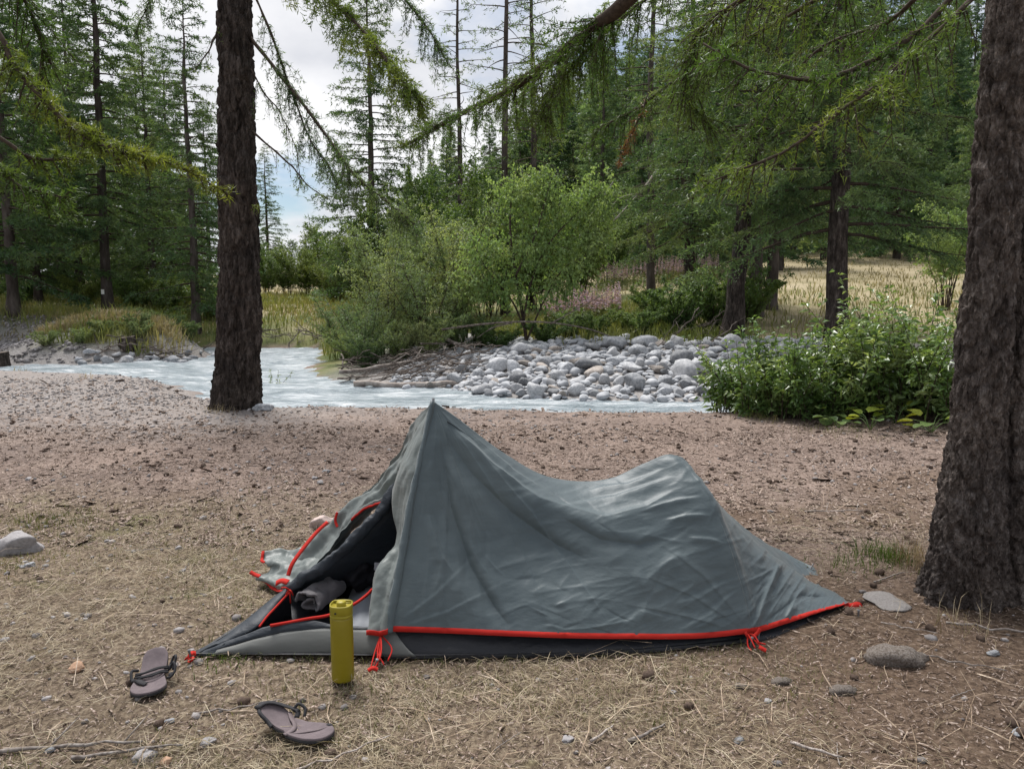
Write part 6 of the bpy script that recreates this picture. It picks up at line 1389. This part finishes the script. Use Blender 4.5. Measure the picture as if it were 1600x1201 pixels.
# twigs on the soil
GT = 'twigs on the camp ground'
for u, v, L, rz, k, lab in [(790, 1160, .12, 1.0, 2, 'short pale splinter of wood at the bottom middle'), (1275, 1175, .14, -.5, 3, 'stubby dark twig at the bottom right'), (1305, 1180, .11, 1.4, 2, 'twig standing crosswise beside the stubby dark twig'), (110, 1165, .42, .25, 2, 'long grey twig at the bottom left'), (200, 1180, .30, .15, 4, 'second twig beside the flat blue-grey stone'), (375, 1110, .26, .30, 5, 'thin brown twig between the sandals'),
 (535, 1185, .3, .6, 5, 'thin twig right of the near sandal'), (1500, 1085, .12, .6, 2, 'reddish splinter before the big trunk'), (1420, 985, .2, -.6, 5, 'greenish curved twig before the big trunk'), (1500, 1040, .28, -.55, 5, 'long greenish strip of bark below the big trunk'), (230, 862, .22, .1, 5, 'dark twig on the litter left of the tent'), (610, 700, .4, .15, 5, 'thin twig behind the tent, left of the peak'), (1300, 800, .35, .1, 2, 'twig on the litter behind the tent end'), (1390, 905, .22, .5, 4, 'twig resting on the flat slab'), (940, 1148, .12, .9, 3, 'knobbly root end at the bottom middle'), (1010, 1148, .16, .7, 3, 'worn root end surfacing in the bare soil'), (1570, 990, .4, -.35, 5, 'straw-coloured stem leaning on the big trunk foot')]:
    put_stick(u, v, L, rz, k, lab, dz=.006, name='twig', cat='twig')
# grass tufts
def tuft(u, v, n, h, r, seed, mat, label):
    rnd = np.random.default_rng(seed); p = hit(u, v); X = rnd.normal(0, r, n); Y = rnd.normal(0, r, n); Z = hz(X + p[0], Y + p[1]) - p[2]; V, F = nblades(X, Y, Z, h * rnd.uniform(.4, 1.1, n), rnd.uniform(.002, .0045, n), rnd, .5); o = link('grass_tuft', mesh_data('grass_tuft', V, F, mat, False)); o.location = tuple(p); tag(o, label, 'grass', kind='stuff')
M_GREENG = leafmat('green_tuft', [(0.07, 0.115, 0.02), (0.13, 0.18, 0.035)], 3, .3)
for u, v, n, h, r, sd, m_, lab in [(1392, 872, 420, .09, .085, 1, M_GREENG, 'green grass tuft between the tent end and the big trunk'), (1432, 885, 160, .20, .06, 2, M_STRAW, 'dry upright grass at the foot of the big trunk'), (1330, 885, 160, .05, .09, 3, M_GREENG, 'sparse green sprigs beyond the tent end'), (1500, 985, 26, .16, .05, 4, M_STRAW, 'few bent stems in front of the big trunk'), (345, 645, 60, .16, .10, 5, M_STRAW, 'dry grass at the left foot of the lone trunk'), (420, 632, 120, .26, .10, 6, M_GRASSD, 'dry grass beside the sapling at the lone trunk'), (80, 815, 500, .05, .16, 7, M_MOSS, 'green grassy patch behind the large pale stone'), (390, 580, 60, .2, .15, 8, M_GRASSD, 'dry tuft right behind the lone trunk'), (1185, 655, 120, .12, .12, 9, M_MOSS, 'low grass on the bank edge before the shrubs'), (360, 1028, 160, .03, .06, 10, M_GREENG, 'green moss-like grass below the tent tip'), (536, 1066, 40, .06, .035, 13, M_STRAW, 'dry blades round the foot of the bottle'), (20, 882, 160, .03, .08, 11, M_MOSS, 'short grass round the large pale stone'), (1310, 675, 200, .10, .25, 12, M_MOSS, 'grass along the foot of the thicket')]:
    tuft(u, v, n, h, r, sd, m_, lab)
# far banks and meadow
def far_field(n, x0, x1, y0, y1, fn, h0, h1, w, mat, name, label, s):
    rnd = np.random.default_rng(s); Y = y0 + (y1 - y0) * rnd.random(n) ** 1.4; X = rnd.uniform(x0, x1, n); k = (np.abs(X) < Y * .72 + 2); X, Y = X[k], Y[k]; wt, dn_, df_ = zones(X, Y); k = (~wt) & (dn_ > df_) & (df_ > .15) & (Y > 10) & (rnd.random(len(X)) < fn(X, Y, df_)); X, Y = X[k], Y[k]
    h = rnd.uniform(h0, h1, len(X)); V, F = nblades(X, Y, hz(X, Y), h, w * rnd.uniform(.6, 1.4, len(X)) * (.6 + Y / 40), rnd, .35); return tag(link(name, mesh_data(name, V, F, mat, False)), label, 'grass', kind='stuff')
spitf = lambda X, Y: 1 - sst(-11.6, -13.0, X) * sst(26.5, 24.5, Y)
far_field(55000, -32, -4, 20, 48, lambda X, Y, d: spitf(X, Y) * (.35 + .65 * sst(-.2, .3, n2(X, Y, .3, 2, 3))), .22, .62, .022, M_GRASSG, 'bank_grass', 'tall green and yellow grass on the left far bank', 1)
far_field(42000, -30, 40, 24, 62, lambda X, Y, d: .35 + .65 * (n2(X, Y, .12, 2, 4) > -.1), .08, .28, .024, M_GRASSD, 'meadow_grass', 'dry golden grass of the meadow beyond the river', 2)
far_field(34000, -3, 16, 16, 30, lambda X, Y, d: sst(4.0, 5.5, d) * (.12 + .88 * sst(6.5, 4, X)), .15, .45, .022, M_GRASSG, 'bank_grass', 'green grass behind the boulder bank', 3)
far_field(9000, -13, -8.5, 21, 25, lambda X, Y, d: sst(.3, 1, d), .12, .4, .02, M_GRASSD, 'mound_grass', 'dry grass tufts on the left river mound', 4)
X = rg.uniform(-14, -5.5, 9000); Y = rg.uniform(12.5, 16.5, 9000); w_, dn_a, df_a = zones(X, Y); k = (~w_) & (dn_a < df_a) & (dn_a < 1.4) & (n2(X, Y, .5, 2, 77) > .0); X, Y = X[k], Y[k]
V, F = nblades(X, Y, hz(X, Y), rg.uniform(.05, .2, len(X)), rg.uniform(.006, .012, len(X)), rg, .5); tag(link('bank_edge_grass', mesh_data('bank_edge_grass', V, F, M_GRASSD, False)), 'thin dry grass along the near river edge on the left', 'grass', kind='stuff')
# leafy cover on the left mound
for i in range(16):
    x = rs.uniform(-12.4, -9.2); y = rs.uniform(19.8, 23.6); p = onground(x, y)
    if p[2] < -.1: continue
    e = empty('mound_plant', p, 'low leafy plant growing on the left river mound', 'plant', 'plants on the left mound'); s_ = rs.uniform(.22, .42); e.scale = (s_, s_, s_ * .8); e.rotation_euler = (0, 0, rs.uniform(0, 6)); k_ = 'scrub' if i % 3 else 'bush'; link('stems', BPROTO[k_][0], e); link('leaves', BPROTO[k_][1], e)
# fireweed
def fireweed(n, u0, u1, y0, y1, h, seed, label):
    rnd = np.random.default_rng(seed); Y = rnd.uniform(y0, y1, n); X = XU(rnd.uniform(u0, u1, n), Y); Z = hz(X, Y); mb = MB(); gb = MB(); Vs, Fs, c = [], [], 0
    hh = h * rnd.uniform(.7, 1.15, n); P = np.repeat(np.stack([X, Y, Z], 1), 26, 0); t_ = rnd.uniform(.55, 1.0, len(P)); H_ = np.repeat(hh, 26); P[:, 2] += H_ * t_; wd = .055 * (1.25 - t_); a = rnd.uniform(0, 6.28, len(P)); d = np.stack([np.cos(a), np.sin(a), rnd.uniform(-.1, .6, len(P))], 1)
    V, F = tris_at(P, unit(d), wd * 2.2, np.full(len(P), .035), rnd)
    e = link('fireweed', mesh_data('fireweed', V, F, M_FIRE, False)); tag(e, label, 'flowers', kind='stuff')
    S = np.stack([X, Y, Z], 1); twig_wood(gb, S, np.tile([[0, 0, 1.0]], (n, 1)), hh, .006, 0); P = np.repeat(S, 22, 0); t_ = rnd.uniform(.1, .6, len(P)); P[:, 2] += np.repeat(hh, 22) * t_; a = rnd.uniform(0, 6.28, len(P)); V, F = tris_at(P, unit(np.stack([np.cos(a), np.sin(a), rnd.uniform(-.2, .5, len(P))], 1)), np.full(len(P), .11), np.full(len(P), .028), rnd); gb.add(V, F); gb.obj('stalks', M_GRASSG, e)
fireweed(230, 850, 970, 20.5, 23, 1.05, 1, 'pink flower spikes behind the boulder bank')
fireweed(340, 930, 1120, 38, 40, 1.3, 2, 'far pale pink flower strip at the edge of the wood')
